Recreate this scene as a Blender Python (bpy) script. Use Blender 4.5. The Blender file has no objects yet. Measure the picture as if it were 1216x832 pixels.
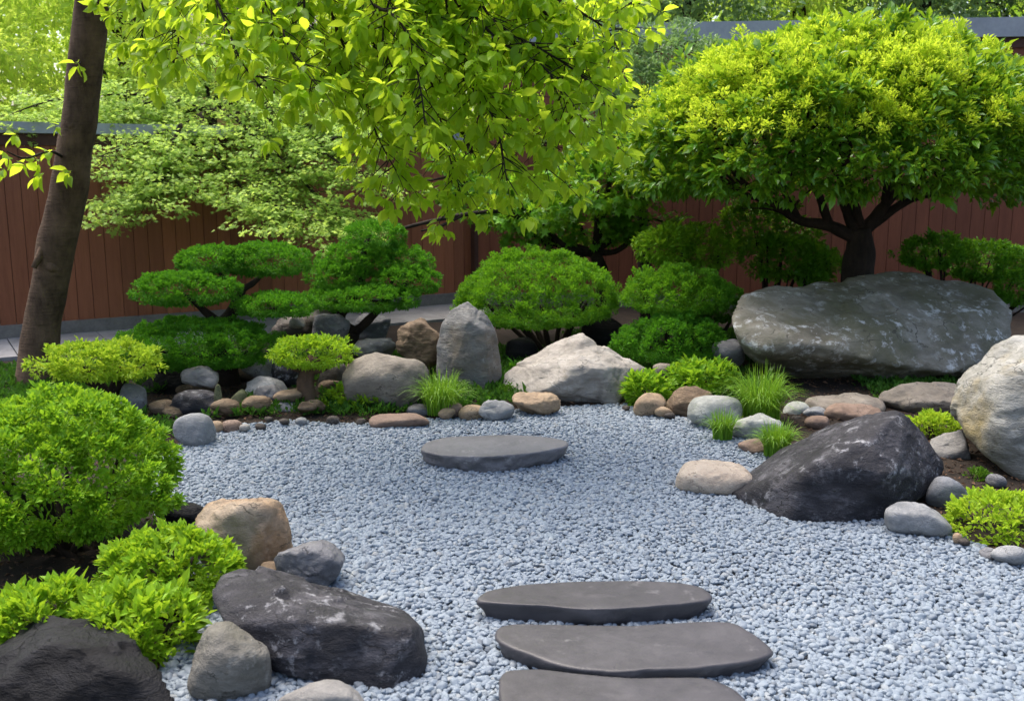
import bpy, bmesh, math, random
import numpy as np
from mathutils import Vector

random.seed(7)
RNG = np.random.default_rng(11)
S = bpy.context.scene
COL = S.collection
R = math.radians

# ------------------------------------------------------------------ camera
W0, H0, FPX, CAMH, HORIZ = 1216.0, 832.0, 1182.0, 1.6, 200.0
PITCH = math.atan((H0/2-HORIZ)/FPX)
cam = bpy.data.cameras.new('camera'); co = bpy.data.objects.new('camera', cam); COL.objects.link(co)
cam.sensor_width = 36.0; cam.lens = 36.0*FPX/W0
cam.clip_start = 0.05; cam.clip_end = 2000
co.location = (0, 0, CAMH); co.rotation_euler = (math.pi/2-PITCH, 0, 0)
cam.dof.use_dof = True; cam.dof.focus_distance = 5.2; cam.dof.aperture_fstop = 4.5
S.camera = co

# ------------------------------------------------------------------ light
SUN_EL, SUN_AZ = 66.0, -42.0          # azimuth clockwise from +Y
w = bpy.data.worlds.new('World'); S.world = w; w.use_nodes = True
nt = w.node_tree
bg = nt.nodes['Background']
sky = nt.nodes.new('ShaderNodeTexSky'); sky.sky_type = 'NISHITA'; sky.sun_disc = False
sky.sun_elevation = R(SUN_EL); sky.sun_rotation = R(SUN_AZ); sky.air_density = 1.0; sky.dust_density = 5.0; sky.ozone_density = 1.0
nt.links.new(sky.outputs[0], bg.inputs[0]); bg.inputs[1].default_value = 0.15
sl = bpy.data.lights.new('sun', 'SUN'); so = bpy.data.objects.new('sun', sl); COL.objects.link(so)
sl.energy = 1.7; sl.angle = R(50); sl.color = (1.0, .95, .86)
d = Vector((math.sin(R(SUN_AZ))*math.cos(R(SUN_EL)), math.cos(R(SUN_AZ))*math.cos(R(SUN_EL)), math.sin(R(SUN_EL))))
so.rotation_euler = d.to_track_quat('Z', 'Y').to_euler(); so.location = d*30
S.view_settings.view_transform = 'Standard'; S.view_settings.look = 'None'
S.view_settings.exposure = 1.24; S.view_settings.gamma = 1.0
S.cycles.max_bounces = 7; S.cycles.diffuse_bounces = 4; S.cycles.glossy_bounces = 2; S.cycles.transmission_bounces = 5
S.cycles.use_adaptive_sampling = True

# ------------------------------------------------------------------ pixel helpers
FW = np.array([0, math.cos(PITCH), -math.sin(PITCH)]); UP = np.array([0, math.sin(PITCH), math.cos(PITCH)]); RT = np.array([1.0, 0, 0])
C0 = np.array([0, 0, CAMH])
def ray(px, py): return RT*((px-W0/2)/FPX)+UP*((H0/2-py)/FPX)+FW
def P(px, py, Y):
    r = ray(px, py); return C0+r*(Y/r[1])
def G(px, py, z=0.0):
    r = ray(px, py); return C0+r*((z-CAMH)/r[2])
def scl(Y): return Y/FPX/math.cos(PITCH)*1.0

# ------------------------------------------------------------------ noise
def _h(i, j, k, s):
    n = (i*73856093) ^ (j*19349663) ^ (k*83492791) ^ (s*2654435)
    n = (n ^ (n >> 13)) & 0x7fffffff
    n = (n*1274126177) & 0x7fffffff
    n = (n ^ (n >> 15)) & 0x7fffffff
    return (n % 65536)/32768.0-1.0
def vn(p, s=0):
    p = np.asarray(p, float); f = np.floor(p); i = f.astype(np.int64); t = p-f; t = t*t*t*(t*(t*6-15)+10)
    r = 0
    for a in (0, 1):
        for b in (0, 1):
            for c in (0, 1):
                wgt = (t[..., 0] if a else 1-t[..., 0])*(t[..., 1] if b else 1-t[..., 1])*(t[..., 2] if c else 1-t[..., 2])
                r = r+wgt*_h(i[..., 0]+a, i[..., 1]+b, i[..., 2]+c, s)
    return r
def fbm(p, o=4, s=0):
    r = 0; a = 1.0
    for k in range(o):
        r = r+a*vn(p*(2.03**k)+17.3*k, s+k); a *= .5
    return r
def unit(v): return v/np.maximum(np.linalg.norm(v, axis=-1, keepdims=True), 1e-9)

# ------------------------------------------------------------------ object helpers
def tag(o, label, cat, group=None, kind=None):
    if label: o['label'] = label
    if cat: o['category'] = cat
    if group: o['group'] = group
    if kind: o['kind'] = kind
    return o
def tri_mesh(name, V, T, mat, smooth=False):
    V = np.asarray(V, np.float32); T = np.asarray(T, np.int32)
    m = bpy.data.meshes.new(name)
    m.vertices.add(len(V)); m.vertices.foreach_set('co', V.ravel())
    k = T.shape[1]
    m.loops.add(T.size); m.loops.foreach_set('vertex_index', T.ravel())
    m.polygons.add(len(T)); m.polygons.foreach_set('loop_start', np.arange(0, T.size, k, dtype=np.int32))
    m.update(calc_edges=True); m.validate()
    m.polygons.foreach_set('use_smooth', np.full(len(T), bool(smooth)))
    if mat: m.materials.append(mat)
    return m
def link(name, mesh, loc=(0, 0, 0), parent=None):
    o = bpy.data.objects.new(name, mesh); COL.objects.link(o); o.location = tuple(loc)
    if parent is not None:
        w_ = np.zeros(3); q = parent
        while q is not None: w_ = w_+np.array(q.location); q = q.parent
        o.parent = parent; o.location = tuple(np.array(loc)-w_)
    return o
def wmesh(name, V, T, mat, base=(0, 0, 0), parent=None, smooth=False):
    """mesh given in world coordinates, origin put at base"""
    base = np.array(base, float)
    return link(name, tri_mesh(name, np.asarray(V)-base, T, mat, smooth), base, parent)
def root(name, loc, label, cat, group=None):
    o = bpy.data.objects.new(name, None); COL.objects.link(o); o.location = tuple(loc); o.empty_display_size = .1
    return tag(o, label, cat, group)

# ------------------------------------------------------------------ materials
def newmat(name):
    m = bpy.data.materials.new(name); m.use_nodes = True; t = m.node_tree; t.nodes.clear()
    out = t.nodes.new('ShaderNodeOutputMaterial'); b = t.nodes.new('ShaderNodeBsdfPrincipled')
    t.links.new(b.outputs[0], out.inputs[0]); return m, t, b, out
def nd(t, typ, **kw):
    n = t.nodes.new(typ)
    for k, v in kw.items(): setattr(n, k, v)
    return n
def mixc(t, f, a, b, blend='MIX'):
    n = nd(t, 'ShaderNodeMix', data_type='RGBA', blend_type=blend)
    for s, v in ((0, f), (6, a), (7, b)):
        if hasattr(v, 'is_linked') or isinstance(v, bpy.types.NodeSocket): t.links.new(v, n.inputs[s])
        else: n.inputs[s].default_value = v if s == 0 else (*v, 1)
    return n.outputs[2]
def ramp(t, src, stops):
    n = nd(t, 'ShaderNodeValToRGB'); e = n.color_ramp.elements
    while len(e) < len(stops): e.new(.5)
    for k, (p, c) in enumerate(stops):
        e[k].position = p; e[k].color = (*c, 1) if not isinstance(c, (int, float)) else (c, c, c, 1)
    t.links.new(src, n.inputs[0]); return n.outputs[0]
def math_(t, op, a, b=None):
    n = nd(t, 'ShaderNodeMath', operation=op)
    for k, v in enumerate((a, b)):
        if v is None: continue
        if isinstance(v, bpy.types.NodeSocket): t.links.new(v, n.inputs[k])
        else: n.inputs[k].default_value = v
    return n.outputs[0]
def noise4(t, scale, detail=5, rough=.6, vec=None, wsrc=None, dist=0):
    n = nd(t, 'ShaderNodeTexNoise', noise_dimensions='4D'); n.inputs['Scale'].default_value = scale
    n.inputs['Detail'].default_value = detail; n.inputs['Roughness'].default_value = rough; n.inputs['Distortion'].default_value = dist
    if vec is not None: t.links.new(vec, n.inputs['Vector'])
    if wsrc is not None: t.links.new(wsrc, n.inputs['W'])
    return n.outputs[0]

def leafmat(name, a, b, tc, tf=.4, rough=.45, spec=.4):
    m, t, bs, out = newmat(name)
    g = nd(t, 'ShaderNodeNewGeometry'); tc_ = nd(t, 'ShaderNodeTexCoord')
    n = noise4(t, 4.0, 3, .5, tc_.outputs['Object'])
    f = math_(t, 'ADD', math_(t, 'MULTIPLY', g.outputs['Random Per Island'], .65), math_(t, 'MULTIPLY', math_(t, 'SUBTRACT', n, .3), .8))
    f = math_(t, 'MINIMUM', math_(t, 'MAXIMUM', f, 0.0), 1.0)
    c = mixc(t, f, a, b)
    h = nd(t, 'ShaderNodeHueSaturation'); t.links.new(c, h.inputs['Color'])
    v = math_(t, 'ADD', math_(t, 'MULTIPLY', math_(t, 'FRACT', math_(t, 'MULTIPLY', g.outputs['Random Per Island'], 17.31)), .5), .75)
    t.links.new(v, h.inputs['Value']); t.links.new(h.outputs[0], bs.inputs['Base Color'])
    bs.inputs['Roughness'].default_value = rough; bs.inputs['Specular IOR Level'].default_value = spec
    tr = nd(t, 'ShaderNodeBsdfTranslucent')
    c2 = mixc(t, f, tuple(x*.75 for x in tc), tc); t.links.new(c2, tr.inputs[0])
    mx = nd(t, 'ShaderNodeMixShader'); mx.inputs[0].default_value = tf
    t.links.new(bs.outputs[0], mx.inputs[1]); t.links.new(tr.outputs[0], mx.inputs[2]); t.links.new(mx.outputs[0], out.inputs[0])
    return m

def rockmat(name, dark, mid, light, spot=None, spot_amt=.0, rough=.75, bump=.6, scale=5.0, streak=0.0, stain=None, stain_amt=0.0, spec=.35, cracks=True):
    m, t, bs, out = newmat(name)
    tc_ = nd(t, 'ShaderNodeTexCoord'); oi = nd(t, 'ShaderNodeObjectInfo')
    wv = math_(t, 'MULTIPLY', oi.outputs['Random'], 60.0)
    mp = nd(t, 'ShaderNodeMapping'); mp.inputs['Rotation'].default_value = (.5, .3, .9)
    mp.inputs['Scale'].default_value = (1, 1, 1+streak*5)
    t.links.new(tc_.outputs['Object'], mp.inputs['Vector'])
    V = mp.outputs[0]
    n1 = noise4(t, scale, 8, .62, V, wv, .4)
    n2 = noise4(t, scale*5, 6, .7, V, wv)
    n3 = noise4(t, scale*26, 3, .6, V, wv)
    mixn = math_(t, 'ADD', math_(t, 'MULTIPLY', n1, .6), math_(t, 'ADD', math_(t, 'MULTIPLY', n2, .28), math_(t, 'MULTIPLY', n3, .12)))
    c = ramp(t, mixn, [(.34, dark), (.5, mid), (.66, light)])
    if stain is not None:
        n5 = noise4(t, scale*.55, 5, .6, tc_.outputs['Object'], math_(t, 'ADD', wv, 9.0))
        c = mixc(t, math_(t, 'MULTIPLY', ramp(t, n5, [(.48, 0.0), (.62, 1.0)]), stain_amt), c, stain)
    if spot is not None:
        n4 = noise4(t, scale*3.2, 9, .75, tc_.outputs['Object'], math_(t, 'ADD', wv, 3.0))
        msk = ramp(t, n4, [(.58-.1*spot_amt, 0.0), (.66-.08*spot_amt, 1.0)])
        n6 = noise4(t, scale*.8, 3, .5, tc_.outputs['Object'], math_(t, 'ADD', wv, 21.0))
        msk = math_(t, 'MULTIPLY', msk, ramp(t, n6, [(.42, 0.0), (.58, 1.0)]))
        c = mixc(t, math_(t, 'MULTIPLY', msk, .85), c, spot)
    # fine cracks
    vo = nd(t, 'ShaderNodeTexVoronoi', feature='DISTANCE_TO_EDGE'); vo.inputs['Scale'].default_value = scale*.9
    wa = nd(t, 'ShaderNodeVectorMath', operation='ADD'); sc_ = nd(t, 'ShaderNodeVectorMath', operation='SCALE')
    nc = nd(t, 'ShaderNodeTexNoise'); nc.inputs['Scale'].default_value = scale*1.6; nc.inputs['Detail'].default_value = 5
    t.links.new(V, nc.inputs['Vector']); t.links.new(nc.outputs['Color'], sc_.inputs[0]); sc_.inputs['Scale'].default_value = .35
    t.links.new(V, wa.inputs[0]); t.links.new(sc_.outputs[0], wa.inputs[1]); t.links.new(wa.outputs[0], vo.inputs['Vector'])
    crack = ramp(t, vo.outputs['Distance'], [(0.0, 0.0), (.02, 1.0)])
    gate = ramp(t, n1, [(.5, 1.0), (.58, 0.0)])
    crk = math_(t, 'MAXIMUM', crack, gate) if cracks else math_(t, 'MAXIMUM', gate, 1.0)
    c = mixc(t, crk, tuple(x*.55 for x in dark), c)
    t.links.new(c, bs.inputs['Base Color'])
    rr = math_(t, 'ADD', math_(t, 'MULTIPLY', n2, .35), rough-.17); t.links.new(rr, bs.inputs['Roughness'])
    bs.inputs['Specular IOR Level'].default_value = spec
    hgt = math_(t, 'ADD', math_(t, 'ADD', math_(t, 'MULTIPLY', n1, 1.0), math_(t, 'MULTIPLY', n2, .45)), math_(t, 'ADD', math_(t, 'MULTIPLY', n3, .16), math_(t, 'MULTIPLY', crk, .12)))
    bp = nd(t, 'ShaderNodeBump'); bp.inputs['Strength'].default_value = bump; bp.inputs['Distance'].default_value = .035
    t.links.new(hgt, bp.inputs['Height']); t.links.new(bp.outputs[0], bs.inputs['Normal'])
    return m

def barkmat(name, a, b, sc=14, bump=.7):
    m, t, bs, out = newmat(name)
    tc_ = nd(t, 'ShaderNodeTexCoord'); mp = nd(t, 'ShaderNodeMapping'); mp.inputs['Scale'].default_value = (1, 1, .35)
    t.links.new(tc_.outputs['Object'], mp.inputs[0])
    n1 = noise4(t, sc, 7, .7, mp.outputs[0]); n2 = noise4(t, sc*.25, 4, .6, tc_.outputs['Object'])
    mp2 = nd(t, 'ShaderNodeMapping'); mp2.inputs['Scale'].default_value = (1, 1, 7); t.links.new(tc_.outputs['Object'], mp2.inputs[0])
    n3 = noise4(t, sc*.6, 4, .6, mp2.outputs[0])
    c = mixc(t, ramp(t, n1, [(.35, 0.0), (.7, 1.0)]), a, b)
    c = mixc(t, ramp(t, n2, [(.45, 0.0), (.7, .5)]), c, tuple(min(1, x*1.7) for x in b))
    c = mixc(t, ramp(t, n3, [(.55, 0.0), (.68, .35)]), c, tuple(x*.6 for x in a))
    t.links.new(c, bs.inputs['Base Color']); bs.inputs['Roughness'].default_value = .85; bs.inputs['Specular IOR Level'].default_value = .2
    bp = nd(t, 'ShaderNodeBump'); bp.inputs['Strength'].default_value = bump; bp.inputs['Distance'].default_value = .015
    t.links.new(math_(t, 'ADD', n1, math_(t, 'MULTIPLY', n3, .6)), bp.inputs['Height']); t.links.new(bp.outputs[0], bs.inputs['Normal'])
    return m

def plain(name, a, b, rough=.7, sc=6, bump=.2, island=0.0, spec=.3, stretch=(1, 1, 1)):
    m, t, bs, out = newmat(name)
    tc_ = nd(t, 'ShaderNodeTexCoord'); mp = nd(t, 'ShaderNodeMapping'); mp.inputs['Scale'].default_value = stretch
    t.links.new(tc_.outputs['Object'], mp.inputs[0])
    n1 = noise4(t, sc, 7, .65, mp.outputs[0]); n2 = noise4(t, sc*9, 4, .6, mp.outputs[0])
    f = math_(t, 'ADD', math_(t, 'MULTIPLY', n1, .65), math_(t, 'MULTIPLY', n2, .35))
    c = mixc(t, ramp(t, f, [(.36, 0.0), (.64, 1.0)]), a, b)
    if island:
        g = nd(t, 'ShaderNodeNewGeometry'); h = nd(t, 'ShaderNodeHueSaturation'); t.links.new(c, h.inputs['Color'])
        t.links.new(math_(t, 'ADD', math_(t, 'MULTIPLY', g.outputs['Random Per Island'], island), 1-island/2), h.inputs['Value']); c = h.outputs[0]
    t.links.new(c, bs.inputs['Base Color']); bs.inputs['Roughness'].default_value = rough; bs.inputs['Specular IOR Level'].default_value = spec
    bp = nd(t, 'ShaderNodeBump'); bp.inputs['Strength'].default_value = bump; bp.inputs['Distance'].default_value = .01
    t.links.new(f, bp.inputs['Height']); t.links.new(bp.outputs[0], bs.inputs['Normal'])
    return m

M = {}
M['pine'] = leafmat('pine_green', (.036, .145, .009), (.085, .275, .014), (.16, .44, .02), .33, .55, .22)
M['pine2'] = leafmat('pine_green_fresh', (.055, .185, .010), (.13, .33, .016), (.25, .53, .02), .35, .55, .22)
M['lime'] = leafmat('lime_leaf', (.14, .31, .012), (.31, .49, .02), (.45, .66, .03), .38, .5, .25)
M['yellow'] = leafmat('yellow_green_leaf', (.22, .40, .015), (.40, .56, .03), (.55, .72, .05), .4, .5, .25)
M['bush'] = leafmat('bush_leaf', (.105, .27, .012), (.25, .45, .02), (.38, .62, .03), .38, .5, .25)
M['broad'] = leafmat('broad_leaf', (.05, .18, .012), (.15, .34, .018), (.45, .66, .03), .36, .35, .5)
M['backlit_newleaf'] = leafmat('backlit_young_leaf', (.31, .485, .018), (.53, .65, .033), (.75, .90, .06), .45, .5, .25)  # young leaves, backlight on the crown top put into the colour
M['canopy'] = leafmat('canopy_leaf', (.15, .33, .013), (.32, .49, .022), (.72, .92, .05), .62, .4, .3)
M['maple'] = leafmat('maple_leaf', (.24, .40, .07), (.42, .58, .13), (.60, .80, .15), .5, .55, .2)
M['midtree'] = leafmat('mid_leaf', (.075, .23, .014), (.16, .38, .02), (.36, .62, .03), .38)
M['pale'] = leafmat('pale_leaf', (.10, .20, .06), (.20, .32, .12), (.28, .45, .12), .38)
M['far'] = leafmat('far_leaf', (.30, .48, .05), (.52, .68, .11), (.78, .95, .14), .55, .5, .2)
M['fardark'] = leafmat('far_dark_leaf', (.05, .12, .03), (.10, .2, .05), (.18, .32, .05), .35)
M['grass'] = leafmat('grass_blade', (.09, .24, .015), (.22, .42, .03), (.3, .5, .03), .35)
M['moss'] = leafmat('moss', (.05, .15, .01), (.12, .26, .015), (.15, .3, .02), .25, .7, .2)
M['bark'] = barkmat('brown_bark', (.04, .024, .015), (.135, .086, .054), 16, .8)
M['barkdark'] = barkmat('dark_bark', (.012, .009, .007), (.035, .024, .017), 22, .7)
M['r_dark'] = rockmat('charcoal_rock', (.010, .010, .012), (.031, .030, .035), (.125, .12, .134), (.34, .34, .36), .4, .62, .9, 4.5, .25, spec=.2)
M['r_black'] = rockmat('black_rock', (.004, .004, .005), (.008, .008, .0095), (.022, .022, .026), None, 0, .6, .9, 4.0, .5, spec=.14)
M['r_slate'] = rockmat('slate_rock', (.06, .06, .066), (.12, .12, .128), (.2, .2, .21), (.33, .33, .33), .25, .65, .6, 5.5, .2)
M['r_grey'] = rockmat('grey_rock', (.11, .115, .12), (.2, .205, .21), (.32, .325, .33), (.45, .45, .44), .3, .7, .5, 5.5, .15)
M['r_pale'] = rockmat('pale_rock', (.15, .133, .117), (.27, .248, .222), (.41, .385, .352), (.2, .17, .13), .15, .75, .7, 4.2, .3)
M['r_tan'] = rockmat('tan_rock', (.17, .115, .07), (.31, .22, .14), (.42, .32, .22), (.12, .09, .06), .25, .7, .55, 5.0, .15)
M['r_brown'] = rockmat('brown_rock', (.07, .045, .028), (.17, .115, .07), (.33, .25, .16), (.05, .035, .02), .3, .7, .9, 6.0, .8)
M['r_ochre'] = rockmat('ochre_rock', (.14, .105, .07), (.27, .21, .145), (.38, .31, .23), (.10, .08, .06), .25, .6, .6, 4.5, .15, (.34, .17, .06), .6)
M['r_olive'] = rockmat('olive_rock', (.075, .066, .048), (.185, .17, .132), (.32, .30, .255), (.6, .61, .6), .5, .6, .7, 3.2, .15, (.09, .09, .045), .7, spec=.25)
M['r_lichen'] = rockmat('lichen_rock', (.12, .115, .095), (.27, .265, .235), (.46, .45, .42), (.10, .09, .06), .3, .85, 1.0, 4.0, .25, (.28, .21, .07), .75)
M['r_stand'] = rockmat('standing_rock', (.085, .085, .087), (.17, .168, .168), (.27, .267, .262), (.36, .35, .34), .2, .75, .8, 5.0, .4, (.19, .145, .095), .6)
M['r_moss'] = rockmat('mossy_stone', (.05, .06, .03), (.11, .12, .06), (.2, .2, .12), (.08, .16, .02), .5, .85, .6, 6.0)
M['slab'] = rockmat('step_stone', (.034, .032, .036), (.050, .047, .052), (.072, .068, .074), (.13, .125, .13), .05, .48, .12, 5.0, .0, spec=.4, cracks=False)
M['slab_d'] = rockmat('island_stone', (.08, .076, .079), (.14, .133, .138), (.21, .20, .206), (.3, .29, .29), .1, .55, .4, 4, .3, spec=.45, cracks=False)

# ------------------------------------------------------------------ terrain
poly_px = [(178, 560), (215, 528), (258, 509), (340, 503), (440, 506), (500, 500), (560, 496), (610, 490), (665, 485), (740, 482), (800, 492), (850, 508), (880, 520), (905, 538),
           (960, 560), (1020, 590), (1075, 616), (1128, 634), (1168, 655), (1230, 680), (1420, 740), (1700, 900), (1700, 1300), (-500, 1300), (20, 900), (150, 860), (225, 760), (240, 690), (215, 640), (185, 600)]
POLY = np.array([G(x, y)[:2] for x, y in poly_px])
def sdist(x, y):
    """distance outside the gravel polygon (negative inside)"""
    x = np.asarray(x, float); y = np.asarray(y, float)
    best = np.full(x.shape, 1e9); ins = np.zeros(x.shape, bool)
    n = len(POLY)
    for k in range(n):
        ax, ay = POLY[k]; bx, by = POLY[(k+1) % n]
        dx, dy = bx-ax, by-ay
        t = np.clip(((x-ax)*dx+(y-ay)*dy)/(dx*dx+dy*dy), 0, 1)
        best = np.minimum(best, np.hypot(x-ax-t*dx, y-ay-t*dy))
        c = ((ay > y) != (by > y)) & (x < (bx-ax)*(y-ay)/(by-ay+1e-12)+ax)
        ins ^= c
    return np.where(ins, -best, best)
def sst(a, b, v):
    t = np.clip((v-a)/(b-a), 0, 1); return t*t*(3-2*t)
def hgt(x, y):
    x = np.asarray(x, float); y = np.asarray(y, float)
    d_ = sdist(x, y)
    h = .018*sst(0, .12, d_)+.03*sst(.1, .7, d_)*sst(4.8, 6.3, y)*(1-sst(7.9, 8.9, y-.18*x))
    h = h+.0*sst(.2, .9, d_)*sst(.3, 1.2, x)*sst(5.5, 6.5, y)*(1-sst(12, 15, y))
    p = np.stack([x*2.2, y*2.2, x*0+3.3], -1)
    h = h+.010*fbm(p, 3, 5)*sst(.05, .3, d_)*(1-sst(14, 18, y))-.02*(1-sst(-.05, .03, d_))
    h = h+2.2*sst(16, 45, y)
    return h
def Hs(x, y): return float(hgt(np.array([x]), np.array([y]))[0])
xs = np.concatenate([[-600, -250, -100, -50, -25, -15, -10, -7.5], np.arange(-6, 6.01, .07), [7.5, 10, 15, 25, 50, 100, 250, 600]])
ys = np.concatenate([[-300, -60, -15, -4, -1, .5], np.arange(1.2, 12.5, .07), [13, 14, 15, 16, 18, 21, 25, 30, 36, 45, 70, 140, 300, 800]])
X, Y_ = np.meshgrid(xs, ys)
V = np.stack([X.ravel(), Y_.ravel(), hgt(X, Y_).ravel()], 1)
nx, ny = len(xs), len(ys)
I = np.arange(nx*ny).reshape(ny, nx)
T = np.stack([I[:-1, :-1], I[:-1, 1:], I[1:, 1:], I[1:, :-1]], -1).reshape(-1, 4)
M['soil'] = plain('soil', (.009, .006, .0045), (.03, .02, .013), .95, 9, .8)
g = wmesh('ground', V, T, M['soil'], smooth=True); tag(g, 'dark brown garden soil under the planting beds', 'ground', kind='structure')

# gravel : thousands of rounded pebbles
def gravel():
    sp = .0172
    bx = POLY[:, 0].min(), POLY[:, 0].max(); by = 1.9, POLY[:, 1].max()
    gx = np.arange(max(bx[0], -3.1), min(bx[1], 4.0), sp); gy = np.arange(by[0], by[1]+.05, sp*.87)
    A, B = np.meshgrid(gx, gy); A = A+((np.arange(len(gy)) % 2)*sp/2)[:, None]
    A = A.ravel()+RNG.normal(0, sp*.22, A.size); B = B.ravel()+RNG.normal(0, sp*.22, B.size)
    near = (np.abs(A) < B*.56+.7)
    A, B = A[near], B[near]
    k = sdist(A, B) < .015+.02*RNG.random(A.size)
    A, B = A[k], B[k]; n = len(A)
    size = .0101*np.exp(RNG.normal(0, .2, n))
    size *= 1+.16*vn(np.stack([A*1.3, B*1.3, A*0], 1), 3)
    top = RNG.random(n) < .4
    Z = .003+.003*RNG.random(n)+top*.008+.006*fbm(np.stack([A*2.2, B*2.2, A*0], 1), 2, 9)
    asp = np.stack([1.2+.3*RNG.random(n), .85+.2*RNG.random(n), .6+.25*RNG.random(n)], 1)*size[:, None]
    rot = np.stack([RNG.normal(0, .3, n), RNG.normal(0, .3, n), RNG.random(n)*6.283], 1)
    # larger stones strewn in the foreground corner
    big = (RNG.random(n) < .05*np.clip((3.6-B)/1.0, 0, 1)*np.clip((.2-A)/1.0, 0, 1)); asp[big] *= 1.5
    me = bpy.data.meshes.new('gravel'); me.vertices.add(n); me.vertices.foreach_set('co', np.stack([A, B, Z], 1).astype(np.float32).ravel())
    for nm, typ, arr in (('rot', 'FLOAT_VECTOR', rot), ('scl', 'FLOAT_VECTOR', asp)):
        a = me.attributes.new(nm, typ, 'POINT'); a.data.foreach_set('vector', arr.astype(np.float32).ravel())
    a = me.attributes.new('pick', 'INT', 'POINT'); a.data.foreach_set('value', RNG.integers(0, 5, n).astype(np.int32))
    m, t, bs, out = newmat('gravel_pebble')
    oi = nd(t, 'ShaderNodeObjectInfo')
    c = ramp(t, oi.outputs['Random'], [(0, (.105, .125, .148)), (.10, (.16, .195, .236)), (.5, (.187, .227, .27)), (.9, (.22, .262, .302)), (.95, (.215, .23, .24)), (1, (.27, .305, .33))])
    tc_ = nd(t, 'ShaderNodeTexCoord'); nn = noise4(t, 1.8, 4, .6, tc_.outputs['Object'], math_(t, 'MULTIPLY', oi.outputs['Random'], 40.0))
    c = mixc(t, math_(t, 'MULTIPLY', ramp(t, nn, [(.42, 0.0), (.7, 1.0)]), .35), c, (.2, .22, .26))
    t.links.new(c, bs.inputs['Base Color']); bs.inputs['Roughness'].default_value = .6; bs.inputs['Specular IOR Level'].default_value = .35
    o = link('gravel', me); tag(o, 'pale blue grey gravel of small rounded pebbles filling the court', 'gravel', kind='stuff')
    ng = bpy.data.node_groups.new('pebbles', 'GeometryNodeTree')
    ng.interface.new_socket('Geometry', in_out='INPUT', socket_type='NodeSocketGeometry'); ng.interface.new_socket('Geometry', in_out='OUTPUT', socket_type='NodeSocketGeometry')
    gi = ng.nodes.new('NodeGroupInput'); go = ng.nodes.new('NodeGroupOutput'); L = ng.links.new
    jn = ng.nodes.new('GeometryNodeJoinGeometry')
    for q in range(5):
        ic = ng.nodes.new('GeometryNodeMeshIcoSphere'); ic.inputs['Subdivisions'].default_value = 3; ic.inputs['Radius'].default_value = 1
        sp_ = ng.nodes.new('GeometryNodeSetPosition'); nz = ng.nodes.new('ShaderNodeTexNoise'); nz.noise_dimensions = '4D'; nz.inputs['W'].default_value = q*7.7; nz.inputs['Scale'].default_value = .85; nz.inputs['Detail'].default_value = 1.5
        sb = ng.nodes.new('ShaderNodeVectorMath'); sb.operation = 'SUBTRACT'; sb.inputs[1].default_value = (.5, .5, .5)
        sc2 = ng.nodes.new('ShaderNodeVectorMath'); sc2.operation = 'SCALE'; sc2.inputs['Scale'].default_value = 1.1
        L(nz.outputs['Color'], sb.inputs[0]); L(sb.outputs[0], sc2.inputs[0]); L(sc2.outputs[0], sp_.inputs['Offset']); L(ic.outputs[0], sp_.inputs['Geometry'])
        ss = ng.nodes.new('GeometryNodeSetShadeSmooth'); L(sp_.outputs[0], ss.inputs[0])
        sm = ng.nodes.new('GeometryNodeSetMaterial'); sm.inputs['Material'].default_value = m; L(ss.outputs[0], sm.inputs[0])
        gt = ng.nodes.new('GeometryNodeGeometryToInstance'); L(sm.outputs[0], gt.inputs[0]); L(gt.outputs[0], jn.inputs[0])
    ip = ng.nodes.new('GeometryNodeInstanceOnPoints'); ip.inputs['Pick Instance'].default_value = True
    def at(nm, typ):
        a = ng.nodes.new('GeometryNodeInputNamedAttribute'); a.data_type = typ; a.inputs['Name'].default_value = nm
        return [s_ for s_ in a.outputs if s_.enabled and s_.name == 'Attribute'][0]
    L(gi.outputs[0], ip.inputs['Points']); L(jn.outputs[0], ip.inputs['Instance'])
    L(at('pick', 'INT'), ip.inputs['Instance Index']); L(at('scl', 'FLOAT_VECTOR'), ip.inputs['Scale'])
    er = ng.nodes.new('FunctionNodeEulerToRotation'); L(at('rot', 'FLOAT_VECTOR'), er.inputs[0]); L(er.outputs[0], ip.inputs['Rotation'])
    L(ip.outputs[0], go.inputs[0])
    md = o.modifiers.new('pebbles', 'NODES'); md.node_group = ng
    return n
print('pebbles', gravel())
M['bed'] = plain('gravel_fines', (.09, .10, .12), (.15, .165, .185), .9, 40, .5)
V = np.column_stack([POLY, np.full(len(POLY), -.004)]); bm = bmesh.new(); f = bm.faces.new([bm.verts.new(v) for v in V]); f.normal_update()
if f.normal.z < 0: f.normal_flip()
bmesh.ops.triangulate(bm, faces=bm.faces); me = bpy.data.meshes.new('gravel_bed'); bm.to_mesh(me); bm.free(); me.materials.append(M['bed'])
tag(link('gravel_bed', me), 'grey bed of fines under the gravel', 'ground', kind='structure')

# ------------------------------------------------------------------ fences
def boxes(lst):
    V = []; T = []
    for (o, ux, uy, uz) in lst:      # corner + three edge vectors
        b = len(V)
        for c in (0, 1):
            for bb in (0, 1):
                for a in (0, 1): V.append(np.array(o)+np.array(ux)*a+np.array(uy)*bb+np.array(uz)*c)
        for f in ((0, 2, 3, 1), (4, 5, 7, 6), (0, 1, 5, 4), (2, 6, 7, 3), (0, 4, 6, 2), (1, 3, 7, 5)): T.append([b+k for k in f])
    return np.array(V), np.array(T)
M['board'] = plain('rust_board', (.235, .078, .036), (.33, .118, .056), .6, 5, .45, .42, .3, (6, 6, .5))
M['board_shade'] = plain('shaded_rust_board', (.145, .045, .022), (.215, .07, .036), .6, 5, .35, .25, .3, (6, 6, .5))  # same rust boards, with the big tree's shade put into the colour
M['groove'] = plain('fence_backing', (.02, .008, .006), (.03, .012, .008), .8)
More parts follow.
